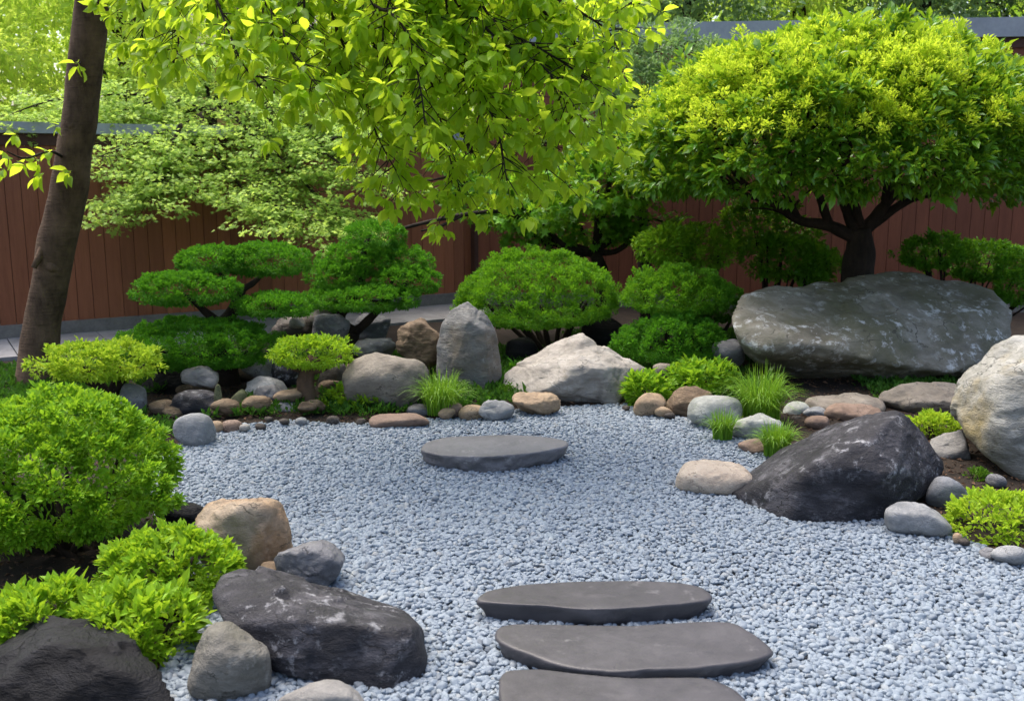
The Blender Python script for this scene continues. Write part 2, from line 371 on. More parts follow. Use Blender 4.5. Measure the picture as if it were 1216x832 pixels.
M['coping'] = plain('grey_coping', (.26, .275, .31), (.36, .375, .41), .45, 3, .15, 0, .4)
M['plinth'] = plain('concrete_plinth', (.12, .11, .10), (.22, .2, .185), .85, 5, .4)
M['timber'] = plain('dark_timber', (.05, .022, .014), (.09, .04, .026), .7, 5, .3)
def fence(A, B, zt, label, cop_h, cop_d, bw, bm_, seed, posts=True):
    A = np.array([A[0], A[1], 0.]); B = np.array([B[0], B[1], 0.]); L = np.linalg.norm(B-A); u = (B-A)/L; n = np.array([u[1], -u[0], 0.])   # n towards the garden
    if n[1] > 0: n = -n
    rt = root('wooden_fence', A, label, 'fence')
    rnd = random.Random(seed); lst = []; s = 0.0
    while s < L-.02:
        wd = min(bw*(.94+.12*rnd.random()), L-s); off = rnd.uniform(0, .004)
        o = A+u*(s+.0025)+n*off+np.array([0, 0, .16]); lst.append((o, u*(wd-.005), n*.022, np.array([0, 0, zt-.16-cop_h*.3]))); s += wd
    V, T = boxes(lst); wmesh('board_panel', V, T, bm_, A, rt)
    V, T = boxes([(A-n*.06+np.array([0, 0, .17]), u*L, n*.055, np.array([0, 0, zt-.2]))]); wmesh('backing', V, T, M['groove'], A, rt)
    V, T = boxes([(A-n*(cop_d-.08)+np.array([0, 0, zt-.0]), u*L, n*cop_d, np.array([0, 0, cop_h]))]); wmesh('coping', V, T, M['coping'], A, rt)
    V, T = boxes([(A+n*.024+np.array([0, 0, zt-.11]), u*L, n*.02, np.array([0, 0, .105]))]); wmesh('rail', V, T, M['timber'], A, rt)
    V, T = boxes([(A-n*.1+np.array([0, 0, -.3]), u*L, n*.18, np.array([0, 0, .46]))]); wmesh('plinth', V, T, M['plinth'], A, rt)
    if posts:
        V, T = boxes([(B-u*.09+n*.03+np.array([0, 0, .165]), u*.11, n*.09, np.array([0, 0, zt-.17]))]); wmesh('post', V, T, M['timber'], A, rt)
    return rt
fa = G(-160, 419); fb = G(566, 361)
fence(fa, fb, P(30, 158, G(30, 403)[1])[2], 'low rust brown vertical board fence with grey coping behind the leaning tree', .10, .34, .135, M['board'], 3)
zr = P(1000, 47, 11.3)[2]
fence((P(567, 300, 11.75)[0], 11.75), (7.6, 10.9), zr, 'tall brown board fence, darkened for tree shade, with broad grey coping behind the domed tree', .20, .5, .15, M['board_shade'], 5, False)

# paving by the low fence
u_ = (fb-fa)/np.linalg.norm(fb-fa); n_ = np.array([u_[1], -u_[0], 0])
V, T = [], []
lst = []
L_ = np.linalg.norm(fb-fa); s = 0; rr_ = random.Random(4)
while s < L_-.2:
    wd = min(rr_.uniform(.5, .8), L_-s)
    for q in range(2): lst.append((fa+u_*(s+.005)+n_*(.1+q*.52)+np.array([0, 0, -.1]), u_*(wd-.01), n_*.51, np.array([0, 0, .142+rr_.uniform(0, .006)])))
    s += wd
V, T = boxes(lst)
M['paver'] = plain('paving_stone', (.17, .165, .17), (.30, .295, .30), .75, 4, .3, .2)
o = wmesh('path', V, T, M['paver'], fa); tag(o, 'grey stone paving strip along the foot of the low fence', 'path', kind='structure')

# ------------------------------------------------------------------ rocks
_ico = {}
def ico(n):
    if n not in _ico:
        bm = bmesh.new(); bmesh.ops.create_icosphere(bm, subdivisions=n, radius=1)
        v = np.array([x.co[:] for x in bm.verts]); f = np.array([[q.index for q in p.verts] for p in bm.faces]); bm.free(); _ico[n] = (unit(v), f)
    return _ico[n]
def hull_planes(Q):
    bm = bmesh.new()
    for q in Q: bm.verts.new(q)
    r = bmesh.ops.convex_hull(bm, input=bm.verts); bm.normal_update()
    out = []
    for f in bm.faces:
        n = np.array(f.normal[:]); dd = float(n @ np.array(f.verts[0].co[:]))
        if dd < 0: n, dd = -n, -dd
        if dd < 1e-4: continue
        if any((n @ a) > .994 and abs(dd-b) < .03 for a, b in out): continue
        out.append((n, dd))
    bm.free(); return out
def rock_from_planes(planes, cen, half, sub, sharp, amp, seed, chips, rough_scale=1.0, hullpts=None, fract=1.0):
    D, F = ico(sub); rnd = np.random.default_rng(seed)
    pl = list(planes)
    N = np.array([p[0] for p in pl]); dd = np.array([p[1] for p in pl])
    def rad(D, N, dd, sh):
        q = np.maximum(D @ N.T, 1e-6)/dd[None]
        return np.power(np.power(q, sh).sum(1), -1/sh)
    r = rad(D, N, dd, sharp)
    if chips:
        cd = unit(rnd.normal(size=(chips, 3))); cr = rad(cd, N, dd, sharp)
        if hullpts is not None:      # flake planes that only shave what stands proud
            cn = cd; off = (hullpts @ cn.T).max(0)*rnd.uniform(.955, .998, chips)
        else:
            cn = unit(cd+rnd.normal(0, .35, (chips, 3))); off = (cd*cr[:, None]*cn).sum(1)*rnd.uniform(.90, 1.0, chips)
        N2 = np.vstack([N, cn]); d2 = np.concatenate([dd, np.maximum(off, .2)])
        r = rad(D, N2, d2, sharp)
    p = D*r[:, None]
    Vw = p*half
    sz = float(np.mean(half))
    q = Vw/sz
    nrm = unit(D/half)
    warp = .25*np.stack([vn(q*1.3, seed+5), vn(q*1.3, seed+6), vn(q*1.3, seed+7)], 1)
    rid = 1-np.abs(vn((q+warp)*1.9*rough_scale, seed+11))*2
    disp = amp*sz*(1.0*fbm((q+warp)*1.1*rough_scale, 3, seed)+.45*rid*.5+.6*fbm(q*5.5, 5, seed+3))
    # ledges
    st = fbm(np.stack([q[:, 0]*.8, q[:, 1]*.8, q[:, 2]*4.5+q[:, 0]*1.2], 1)+warp, 3, seed+8)
    disp = disp+amp*sz*.35*np.round(st*3)/3*.5
    if sharp >= 12 and sub >= 4:      # broken faces: tilted fracture cells with stepped edges
        for K, slope in ((26, .17), (90, .13)):
            sd = unit(rnd.normal(size=(K, 3))); wq = q+.16*np.stack([vn(q*3.1, seed+31), vn(q*3.1, seed+32), vn(q*3.1, seed+33)], 1)+.05*np.stack([vn(q*9, seed+34), vn(q*9, seed+35), vn(q*9, seed+36)], 1)
            sp_ = q[np.argmax(D @ sd.T, axis=0)]
            d2 = ((wq[:, None]-sp_[None])**2).sum(2); j = np.argmin(d2, 1)
            tl = rnd.normal(0, 1, (K, 3))*slope*fract; off = rnd.uniform(-.02, .02, K)*fract
            disp = disp+sz*(((q-sp_[j])*tl[j]).sum(1)*.55+off[j])
    Vw = Vw+nrm*disp[:, None]
    return Vw+cen, F
ROCKN = [100]
def put_rock(V, F, mat, name, label, group=None, zb=None):
    lo, hi = V.min(0), V.max(0); base = np.array([(lo[0]+hi[0])/2, (lo[1]+hi[1])/2, max(lo[2], 0.0) if zb is None else zb])
    o = wmesh(name, V, F, mat, base, smooth=True); return tag(o, label, 'pebble' if name == 'pebble' else 'rock' if name in ('boulder', 'rock', 'standing_stone') else 'stone', group)
def fit_px(V, box):
    """nudge a rock so that its outline fills its pixel box"""
    x0, y0, x1, y1 = box
    d_ = V-C0; zf = d_ @ FW; px = W0/2+FPX*(d_ @ RT)/zf; py = H0/2-FPX*(d_ @ UP)/zf
    return px.min(), py.min(), px.max(), py.max()
def rock(box, mat, label, Y=None, depth=.8, sharp=9, amp=.05, chips=7, sub=4, name='stone', tilt=0, sink=.3, group=None, zlift=0):
    ROCKN[0] += 1; seed = ROCKN[0]; rnd = np.random.default_rng(seed)
    x0, y0, x1, y1 = box; cx = (x0+x1)/2
    Yf = G(cx, y1, .02)[1] if Y is None else Y
    s = scl(Yf); wd = (x1-x0)*s; dp = max(min(wd*depth, .6*(y1-y0)*s*Yf/CAMH), wd*.28); Yc = Yf+dp*.45
    s = scl(Yc)
    top = P(cx, y0, Yc+dp*.1)[2]; bot = P(cx, y1, Yf)[2]
    h = max(top-bot, .03); bot -= h*sink
    half = np.array([(x1-x0)*s/2, dp/2, (top-bot)/2]); cen = np.array([P(cx, (y0+y1)/2, Yc)[0], Yc, (top+bot)/2])
    Q = unit(rnd.normal(size=(22, 3)))
    Q = np.sign(Q)*np.abs(Q)**.8; Q = Q/np.abs(Q).max(0)
    V, F = rock_from_planes(hull_planes(Q), cen*0, half, sub, sharp, amp, seed, chips, fract=.75)
    if tilt:
        c, s_ = math.cos(tilt), math.sin(tilt); V = np.stack([V[:, 0]*c-V[:, 2]*s_, V[:, 1], V[:, 0]*s_+V[:, 2]*c], 1)
    # rescale to the wanted extents
    lo, hi = V.min(0), V.max(0); V = (V-(lo+hi)/2)/((hi-lo)/2)*half+cen
    # two correction passes on the outline in x and top edge
    for _ in range(2):
        a, b, c_, d_ = fit_px(V, box); k = (x1-x0)/(c_-a)
        V[:, 0] = (V[:, 0]-cen[0])*k+cen[0]; a, b, c_, d_ = fit_px(V, box); V[:, 0] += ((x0+x1)/2-(a+c_)/2)*s
        V[:, 2] += (b-y0)*s*1.0; 
    return put_rock(V, F, mat, name, label, group)
def hull_rock(pts, Yf, mat, label, sharp=60, amp=.03, chips=10, sub=5, name='boulder', rough_scale=1.0, fract=.42):
    ROCKN[0] += 1; seed = ROCKN[0]
    Q = np.array([P(x, y, Yf+d_) for x, y, d_ in pts])
    lo, hi = Q.min(0), Q.max(0); cen = (lo+hi)/2; half = (hi-lo)/2
    V, F = rock_from_planes(hull_planes((Q-cen)/half), cen, half, sub, sharp, amp, seed, chips, rough_scale, (Q-cen)/half, fract)
    # match hull's pixel box
    bx = (min(p[0] for p in pts), min(p[1] for p in pts), max(p[0] for p in pts), max(p[1] for p in pts))
    for _ in range(2):
        a, b, c_, d_ = fit_px(V, bx); s = scl(cen[1])
        k = (bx[2]-bx[0])/(c_-a); V[:, 0] = (V[:, 0]-cen[0])*k+cen[0]
        k = (bx[3]-bx[1])/(d_-b); V[:, 2] = (V[:, 2]-cen[2])*k+cen[2]
        a, b, c_, d_ = fit_px(V, bx); V[:, 0] += ((bx[0]+bx[2])/2-(a+c_)/2)*s; V[:, 2] -= ((bx[1]+bx[3])/2-(b+d_)/2)*s
    return put_rock(V, F, mat, name, label)

exec_rocks = True
# --- the great boulders
Yb = G(1000, 462)[1]-.25
hull_rock([(869, 372, .25), (880, 346, .55), (925, 332, .85), (985, 325, 1.05), (1060, 322, 1.3), (1130, 326, 1.25), (1182, 340, 1.0), (1202, 368, .7), (1197, 415, .45), (1165, 442, .25),
           (873, 396, .1), (900, 414, 0), (959, 408, -.05), (989, 404, 0), (1085, 438, .05), (1120, 440, .1), (925, 450, .5), (1000, 465, .55), (1110, 467, .6), (1155, 452, .65), (900, 440, .55),
           (950, 380, 1.6), (1150, 380, 1.6), (1040, 470, 1.3)], Yb, M['r_olive'], 'giant olive grey flat topped boulder under the domed tree', 140, .026, 40, 6)
Y2 = G(1000, 624, 0)[1]
hull_rock([(868, 588, .42), (882, 570, .6), (930, 533, .85), (1000, 503, .9), (1056, 487, .5), (1070, 489, .42), (1096, 515, .5), (1119, 546, .5), (1121, 562, .45), (1103, 583, .3), (1056, 615, .06),
           (1037, 518, .16), (1018, 533, .08), (974, 551, .02), (944, 574, .06), (930, 606, .08), (890, 606, .28), (940, 622, .02), (1000, 626, 0), (1060, 560, .02), (960, 560, 1.1), (1090, 560, 1.0)],
          Y2, M['r_dark'], 'large charcoal rock with a slanting ridge on the right edge of the gravel', 160, .016, 40, 6, fract=.26)
Y3 = G(400, 820)[1]
hull_rock([(252, 706, .25), (262, 680, .4), (285, 671, .45), (345, 687, .6), (420, 705, .62), (470, 722, .5), (496, 741, .34), (505, 755, .22), (508, 778, .16), (506, 806, .08), (495, 748, .12), (470, 823, 0), (400, 820, 0), (330, 798, .05), (268, 742, .1),
           (300, 716, .16), (350, 738, .07), (420, 742, .05), (480, 753, .06), (300, 760, .8), (480, 770, .6)], Y3, M['r_dark'], 'dark faceted charcoal boulder beside the stepping stones, pale flecks on its top', 160, .022, 60, 6)
Y4 = G(120, 846)[1]-.1
hull_rock([(-60, 850, .1), (-40, 800, .3), (0, 775, .42), (42, 738, .5), (64, 729, .45), (112, 738, .4), (152, 758, .3), (186, 792, .15), (210, 834, .05), (218, 870, 0), (105, 778, .12), (60, 770, .15), (150, 802, .05), (90, 880, 0), (0, 880, 0), (60, 800, .8)],
          Y4, M['r_black'], 'peaked black rock in front of the yellow green bush at the near edge', 140, .02, 50, 6)
Y5 = G(690, 484)[1]
hull_rock([(597, 468, .3), (597, 442, .5), (622, 424, .7), (660, 405, .75), (682, 395, .7), (700, 398, .6), (742, 420, .55), (774, 441, .5), (762, 456, .35), (740, 470, .12), (735, 483, .1), (690, 486, .1), (660, 484, .12), (620, 478, .12),
           (690, 432, .08), (673, 450, .03), (646, 462, .02), (715, 436, .06), (660, 450, 1.2), (740, 450, 1.0)], Y5, M['r_pale'], 'large pale buff boulder with a pointed top at the back of the gravel', 140, .045, 16, 6)
Y6 = G(1216, 575)[1]
hull_rock([(1128, 482, .5), (1135, 455, .55), (1160, 424, .6), (1190, 404, .6), (1222, 390, .6), (1300, 392, .6), (1350, 440, .5), (1360, 520, .4), (1310, 575, .1), (1230, 578, 0), (1176, 548, .1), (1142, 512, .3), (1180, 450, .15), (1200, 500, 0), (1300, 480, -.05), (1240, 430, .1), (1160, 480, 1.2), (1320, 480, 1.2), (1240, 520, 1.3)],
          Y6, M['r_lichen'], 'huge rounded lichen crusted boulder cut by the frame edge', 24, .04, 10, 6)
Y7 = 6.95
hull_rock([(518, 440, .12), (519, 410, .14), (524, 386, .16), (538, 367, .18), (555, 358, .16), (578, 377, .12), (591, 398, .12), (596, 440, .12), (594, 478, .1), (560, 482, 0), (521, 478, .05), (556, 385, .0), (576, 395, .0), (578, 470, -.02), (530, 400, .4), (580, 410, .4), (560, 470, .5)],
          Y7, M['r_stand'], 'upright grey standing stone with a rounded point', 160, .016, 30, 6, 'standing_stone', fract=.24)
# --- other rocks: (box, material, label, Y, depth, sharp, amp, chips)
rocks = [
 ((228, 590, 348, 683), 'r_ochre', 'rounded brown ochre stained boulder behind the yellow bush', None, .8, 12, .04, 6, 5, 'boulder'),
 ((325, 640, 410, 700), 'r_slate', 'blunt mid grey rock perched behind the dark faceted boulder', None, .8, 18, .03, 6, 5, 'rock'),
 ((222, 737, 323, 832), 'r_moss2', 'rounded olive grey boulder between the black rock and dark boulder', None, .8, 9, .04, 4, 5, 'boulder'),
 ((328, 806, 438, 862), 'r_grey2', 'low pale grey stone at the bottom edge before the dark boulder', None, .7, 8, .03, 3, 5, 'stone'),
 ((184, 594, 246, 622), 'r_black', 'flat near black stone tucked behind the ochre boulder', None, .8, 9, .03, 4, 4, 'stone'),
 ((308, 666, 334, 690), 'r_tan', 'little tan stone wedged between the ochre boulder and grey rock', None, .8, 6, .02, 2, 3, 'stone'),
 ((205, 490, 257, 528), 'r_grey', 'smooth blue grey oval stone at the rear corner of the gravel', None, .8, 5, .02, 2, 5, 'stone'),
 ((470, 377, 530, 428), 'r_brown', 'jagged brown streaked rock leaning on the standing stone', 7.25, .8, 22, .05, 8, 5, 'rock'),
 ((406, 418, 510, 490), 'r_tan2', 'big domed grey tan boulder behind the low lime shrub', None, .8, 10, .03, 5, 5, 'boulder'),
 ((608, 465, 666, 493), 'r_tan', 'low tan stone at the foot of the pale pointed boulder', None, .8, 14, .04, 6, 5, 'stone'),
 ((568, 474, 611, 499), 'r_grey', 'pale grey wedge shaped stone below the standing stone', None, .8, 12, .03, 5, 4, 'stone'),
 ((544, 480, 580, 497), 'r_tan', 'small flat tan stone under the grey wedge stone', None, .8, 6, .02, 3, 4, 'stone'),
 ((516, 477, 550, 494), 'r_brown2', 'small rounded brown stone at the base of the grass tuft', None, .8, 6, .02, 3, 4, 'stone'),
 ((520, 484, 541, 497), 'r_tan', 'tiny tan pebble before the small brown stone', None, .8, 5, .02, 2, 3, 'stone'),
 ((482, 479, 513, 494), 'r_slate', 'small smooth grey stone left of the grass tuft', None, .8, 5, .02, 2, 4, 'stone'),
 ((438, 490, 510, 508), 'r_brown2', 'long flat reddish brown stone edging the gravel below the lime shrub', None, .6, 9, .02, 4, 4, 'stone'),
 ((752, 466, 791, 493), 'r_tan', 'rounded tan stone right of the pale pointed boulder', None, .8, 7, .03, 3, 4, 'stone'),
 ((776, 482, 799, 495), 'r_tan', 'very small tan stone before the rounded tan stone', None, .8, 5, .02, 2, 3, 'stone'),
 ((790, 458, 846, 494), 'r_brown', 'speckled brown rock with a pinkish top under the leafy plant', None, .8, 14, .04, 6, 4, 'rock'),
 ((816, 469, 882, 509), 'r_grey3', 'smooth pale grey green stone under the tall grass clump', None, .8, 9, .03, 4, 5, 'stone'),
 ((866, 490, 930, 522), 'r_grey3', 'pale wedge stone between the two green grass clumps', None, .8, 14, .03, 5, 5, 'stone'),
 ((876, 520, 916, 537), 'r_brown2', 'flat brown stone beneath the short grass clump', None, .8, 7, .02, 3, 4, 'stone'),
 ((928, 476, 962, 497), 'r_grey3', 'small pale green stone behind the short grass clump', None, .8, 8, .03, 3, 4, 'stone'),
 ((952, 482, 984, 500), 'r_grey', 'small squarish grey stone left of the reddish flat rock', None, .8, 14, .03, 4, 4, 'stone'),
 ((955, 493, 985, 512), 'r_brown2', 'small reddish stone behind the ridge of the charcoal rock', None, .8, 7, .02, 3, 4, 'stone'),
 ((978, 478, 1050, 505), 'r_brown2', 'low reddish flat rock behind the charcoal rock', None, .6, 12, .03, 5, 4, 'rock'),
 ((955, 466, 1052, 498), 'r_tan2', 'broad flat tan slab in the shade under the giant boulder', None, .6, 12, .03, 5, 4, 'rock'),
 ((1042, 453, 1148, 494), 'r_tan2', 'wide smooth tan slab between the giant boulder and lichen boulder', None, .6, 12, .03, 5, 5, 'rock'),
 ((802, 545, 895, 585), 'r_tan3', 'flat oval beige stone lying in the gravel by the charcoal rock', None, .8, 8, .025, 3, 5, 'stone'),
 ((1099, 565, 1153, 604), 'r_slate2', 'blue grey egg shaped stone right of the charcoal rock', None, .8, 7, .02, 3, 5, 'stone'),
 ((1050, 595, 1131, 636), 'r_grey', 'long light grey stone in front of the blue grey egg stone', None, .7, 10, .03, 4, 5, 'stone'),
 ((1176, 647, 1222, 671), 'r_grey', 'oval grey stone before the round yellow bush', None, .8, 5, .02, 2, 4, 'stone'),
 ((1162, 649, 1184, 662), 'r_slate', 'small dark grey pebble left of the oval grey stone', None, .8, 5, .02, 2, 3, 'stone'),
 ((1131, 632, 1143, 644), 'r_ochre', 'tiny orange pebble at the edge of the round yellow bush', None, .8, 5, .02, 2, 3, 'stone'),
 ((1140, 585, 1158, 598), 'r_grey', 'small light grey pebble touching the blue grey egg stone', None, .8, 5, .02, 2, 3, 'stone'),
 ((1100, 510, 1153, 546), 'r_grey2', 'angular grey tan rock under the lichen boulder', None, .8, 18, .03, 6, 4, 'rock'),
 ((1170, 562, 1196, 578), 'r_slate', 'small grey stone beside the dark moss cushion', None, .8, 5, .02, 2, 3, 'stone'),
 ((1066, 596, 1078, 606), 'r_black', 'tiny black pebble at the corner of the charcoal rock', None, .8, 5, .02, 2, 3, 'stone'),
 # rear left rockery
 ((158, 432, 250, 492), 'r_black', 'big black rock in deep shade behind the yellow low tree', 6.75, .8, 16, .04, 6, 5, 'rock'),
 ((200, 462, 262, 500), 'r_dark', 'long dark rock behind the blue grey oval stone', 6.2, .8, 12, .04, 6, 4, 'rock'),
 ((214, 434, 260, 458), 'r_pale2', 'light mauve grey slab leaning on the big black rock', 6.55, .6, 16, .03, 5, 4, 'rock'),
 ((140, 455, 175, 490), 'r_slate', 'curved grey rock between the yellow low tree and big bush', 6.2, .8, 9, .03, 4, 4, 'rock'),
 ((290, 446, 342, 478), 'r_grey', 'pale grey slab on top of the little stone stack', 6.6, .7, 14, .03, 5, 4, 'stone'),
 ((302, 456, 338, 480), 'r_slate', 'dark grey slab under the pale slab of the stone stack', 6.5, .7, 14, .03, 5, 4, 'stone'),
 ((324, 462, 362, 476), 'r_tan', 'oval tan stone resting on the flat grey slab', 6.45, .7, 7, .02, 3, 4, 'stone'),
 ((315, 476, 364, 489), 'r_slate2', 'long flat grey slab at the foot of the stone stack', 6.4, .6, 9, .02, 3, 4, 'stone'),
 ((288, 472, 332, 492), 'r_brown', 'dull brown stone left of the flat grey slab', 6.4, .7, 9, .03, 4, 4, 'stone'),
 ((296, 484, 328, 505), 'r_tan', 'egg shaped tan stone on the edge of the rear gravel', 6.3, .7, 5, .02, 2, 4, 'stone'),
 ((248, 499, 266, 513), 'r_tan', 'small tan pebble right of the blue grey oval stone', None, .8, 5, .02, 2, 3, 'stone'),
 ((262, 498, 288, 512), 'r_brown2', 'small brown stone between two tan pebbles', None, .8, 6, .02, 2, 3, 'stone'),
 ((284, 503, 297, 512), 'r_pale', 'tiny cream pebble before the egg shaped tan stone', None, .8, 5, .02, 2, 3, 'stone'),
 ((350, 495, 365, 504), 'r_grey', 'tiny light grey pebble alone at the rear gravel edge', None, .8, 5, .02, 2, 3, 'stone'),
 ((254, 456, 264, 482), 'r_moss', 'narrow upright mossy stone by the dark pine trunk', 6.3, .8, 5, .02, 2, 4, 'stone'),
 ((270, 462, 298, 486), 'r_moss', 'squat mossy green stone right of the dark pine trunk', 6.5, .8, 8, .02, 3, 4, 'stone'),
 ((232, 480, 300, 500), 'r_brown', 'flat dark brown rock behind the small edge pebbles', 6.25, .7, 12, .03, 4, 4, 'rock'),
 ((286, 426, 330, 450), 'r_grey2', 'dull grey brown block above the stone stack', 6.9, .8, 16, .03, 5, 4, 'rock'),
 ((322, 424, 365, 462), 'r_dark', 'dark ridged rock under the small lime pad tree', 6.8, .8, 14, .05, 6, 4, 'rock'),
 ((322, 374, 374, 402), 'r_dark2', 'dark brown rock behind the cloud pine pads', 7.7, .8, 14, .04, 6, 4, 'rock'),
 ((343, 374, 363, 388), 'r_pale', 'little cream stone on the dark brown rock', 7.65, .8, 6, .02, 2, 3, 'stone'),
 ((360, 367, 396, 388), 'r_tan2', 'rounded tan grey stone at the top of the rear rockery', 7.85, .8, 7, .02, 3, 4, 'stone'),
 ((370, 372, 416, 404), 'r_slate', 'sloping dark grey slab left of the second pine trunk', 7.6, .7, 16, .03, 5, 4, 'rock'),
 ((420, 372, 464, 402), 'r_slate', 'square grey paving block behind the second pine trunk', 8.3, .7, 20, .02, 4, 4, 'stone'),
 ((418, 401, 471, 424), 'r_grey2', 'long rough grey block right of the second pine trunk', 7.5, .6, 20, .02, 4, 4, 'stone'),
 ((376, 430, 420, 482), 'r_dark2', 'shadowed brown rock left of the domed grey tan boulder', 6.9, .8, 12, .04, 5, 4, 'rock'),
 ((775, 431, 798, 447), 'r_tan2', 'small pinkish grey stone behind the trailing ground plant', 6.9, .8, 8, .02, 3, 4, 'stone'),
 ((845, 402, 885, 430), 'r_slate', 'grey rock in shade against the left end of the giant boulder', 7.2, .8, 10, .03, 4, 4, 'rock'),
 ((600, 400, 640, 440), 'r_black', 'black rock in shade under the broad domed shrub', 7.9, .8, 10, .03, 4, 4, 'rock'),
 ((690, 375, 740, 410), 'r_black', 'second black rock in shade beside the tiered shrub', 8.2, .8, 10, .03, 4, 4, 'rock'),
]
def var(base, f):
    return tuple(x*f for x in base)
M['r_moss2'] = rockmat('olive_round_rock', (.06, .055, .045), (.13, .122, .105), (.22, .21, .185), (.32, .31, .28), .25, .7, .75, 4.5, .2, (.09, .085, .05), .5)
M['r_grey2'] = rockmat('warm_grey_rock', (.10, .095, .09), (.19, .182, .17), (.3, .29, .275), (.42, .41, .4), .25, .75, .6, 5.0, .2)
M['r_grey3'] = rockmat('greenish_grey_rock', (.16, .17, .155), (.29, .30, .275), (.42, .43, .40), (.12, .15, .07), .25, .75, .5, 5.0, .15)
M['r_tan2'] = rockmat('grey_tan_rock', (.10, .085, .068), (.20, .172, .14), (.30, .265, .22), (.08, .07, .055), .25, .75, .6, 4.5, .2)
M['r_tan3'] = rockmat('beige_rock', (.26, .20, .15), (.40, .33, .26), (.5, .43, .35), (.2, .15, .11), .15, .8, .7, 6.0, .1)
M['r_brown2'] = rockmat('reddish_rock', (.11, .07, .05), (.2, .135, .1), (.29, .21, .165), (.09, .06, .05), .2, .75, .5, 5.5, .2)
M['r_slate2'] = rockmat('blue_slate_rock', (.085, .09, .10), (.15, .158, .172), (.23, .24, .255), (.36, .36, .37), .2, .65, .45, 5.0, .15)
M['r_pale2'] = rockmat('mauve_rock', (.15, .135, .132), (.26, .24, .235), (.36, .34, .33), None, 0, .75, .5, 5.0, .3)
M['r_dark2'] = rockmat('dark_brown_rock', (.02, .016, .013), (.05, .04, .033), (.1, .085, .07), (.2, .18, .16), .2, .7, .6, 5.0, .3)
for (box, mt, lab, Y, dp, sh, am, ch, sub, nm) in rocks:
    rock(box, M[mt], lab, Y, dp, sh, am, ch, sub, nm)

rj = random.Random(6)
for q, (px, py, wd_) in enumerate([(306, 509, 12), (322, 506, 9), (338, 504, 13), (392, 506, 12), (426, 506, 11), (534, 499, 9), (556, 497, 11), (741, 486, 10), (800, 497, 10), (930, 500, 12), (944, 504, 9), (1118, 628, 14), (1146, 646, 11)]):
    px += rj.uniform(-6, 6); py += rj.uniform(-5, 2); wd_ *= rj.uniform(.7, 1.5)
    rock((px-wd_/2, py-wd_*.6, px+wd_/2, py), M['r_dark2'], 'tiny dark brown pebble half sunk in soil along the gravel rim', None, .8, 5, .02, 2, 3, 'pebble', group='dark pebbles along the gravel rim')

rq = random.Random(21)
for q in range(20):
    px = 196+q*12.2+rq.uniform(-5, 5); py = rq.choice((452, 466, 478, 490))+rq.uniform(-3, 3); wd_ = rq.uniform(24, 42)
    rock((px-wd_/2, py-wd_*.52, px+wd_/2, py), M['r_brown'], 'dull brown rounded stone packed in the shady rockery under the cloud pines', G(px, py, .06)[1]+.02, .8, 9, .035, 5, 4, 'stone', group='brown stones packed under the cloud pines')

# flat slabs: outline of the top face drawn on its own level, then given thickness
def slab(px, zt, thick, mat, label, seed, top_amp=.004, under=.22, name='stepping_stone', edge=.013):
    pts = np.array([G(x, y, zt)[:2] for x, y in px]); n = len(pts); c = pts.mean(0)
    NA = 220; K = []
    for k in range(NA):                                     # Catmull-Rom round the outline
        s = k/NA*n; i = int(s); t = s-i
        p0, p1, p2, p3 = pts[(i-1) % n], pts[i % n], pts[(i+1) % n], pts[(i+2) % n]
        K.append(.5*((2*p1)+(-p0+p2)*t+(2*p0-5*p1+4*p2-p3)*t*t+(-p0+3*p1-3*p2+p3)*t**3))
    K = np.array(K); ang = np.linspace(0, 2*np.pi, NA, endpoint=False)
    V = [np.array([[c[0], c[1], zt]])]; 
    rings = [(f, 0, 0) for f in (.12, .25, .4, .55, .7, .82, .91, .96)]+[(.983, -.0015, 0), (.993, -.005, 0), (1.0, -.011, 0)]
    rings += [(1.0-under*.5*(q/8)-under*.5*max(0, (q-3)/5)**2, -.011-(thick-.011)*q/8, q) for q in range(1, 9)]
    dirn = unit(K-c)
    for (f, dz, q) in rings:
        XY = c+(K-c)*f
        p3 = np.column_stack([XY, np.full(NA, zt+dz)])
        nz = fbm(p3*np.array([9, 9, 14]), 4, seed)
        if q or f > .98: p3[:, :2] += dirn*(nz*(edge if q else edge*.4))[:, None]
        if q: p3[:, :2] += dirn*(np.round(vn(p3*np.array([16, 16, 30]), seed+4)*2)/2*.006)[:, None]
        if not q: p3[:, 2] += top_amp*fbm(p3*3.0, 3, seed+2)*(1 if f < .98 else 1)
        V.append(p3)
    V = np.vstack(V); T = []
    for k in range(NA): T.append((0, 1+k, 1+(k+1) % NA))
    for r_ in range(len(rings)-1):
        a = 1+r_*NA; b = a+NA
        for k in range(NA):
            k2 = (k+1) % NA; T.append((a+k, b+k, b+k2)); T.append((a+k, b+k2, a+k2))
    T = np.array(T)
    # make sure faces look up
    v0, v1, v2 = V[T[0]]; 
    if np.cross(v1-v0, v2-v0)[2] < 0: T = T[:, ::-1]
    o = wmesh(name, V, T, mat, (c[0], c[1], 0), smooth=True); return tag(o, label, 'stepping stone')
slab([(567, 710), (580, 700), (630, 692), (700, 688), (770, 688), (822, 692), (842, 700), (843, 709), (815, 714), (760, 719), (700, 721), (640, 718), (590, 715)], .082, .11, M['slab'], 'farthest of the three dark stepping stones, an even oval', 1)
slab([(587, 750), (598, 741), (650, 740), (720, 742), (790, 740), (862, 738), (892, 749), (916, 767), (912, 778), (870, 787), (800, 793), (740, 795), (680, 791), (630, 776), (595, 762)], .066, .10, M['slab'], 'middle of the three dark stepping stones, widest with a pointed right end', 2)
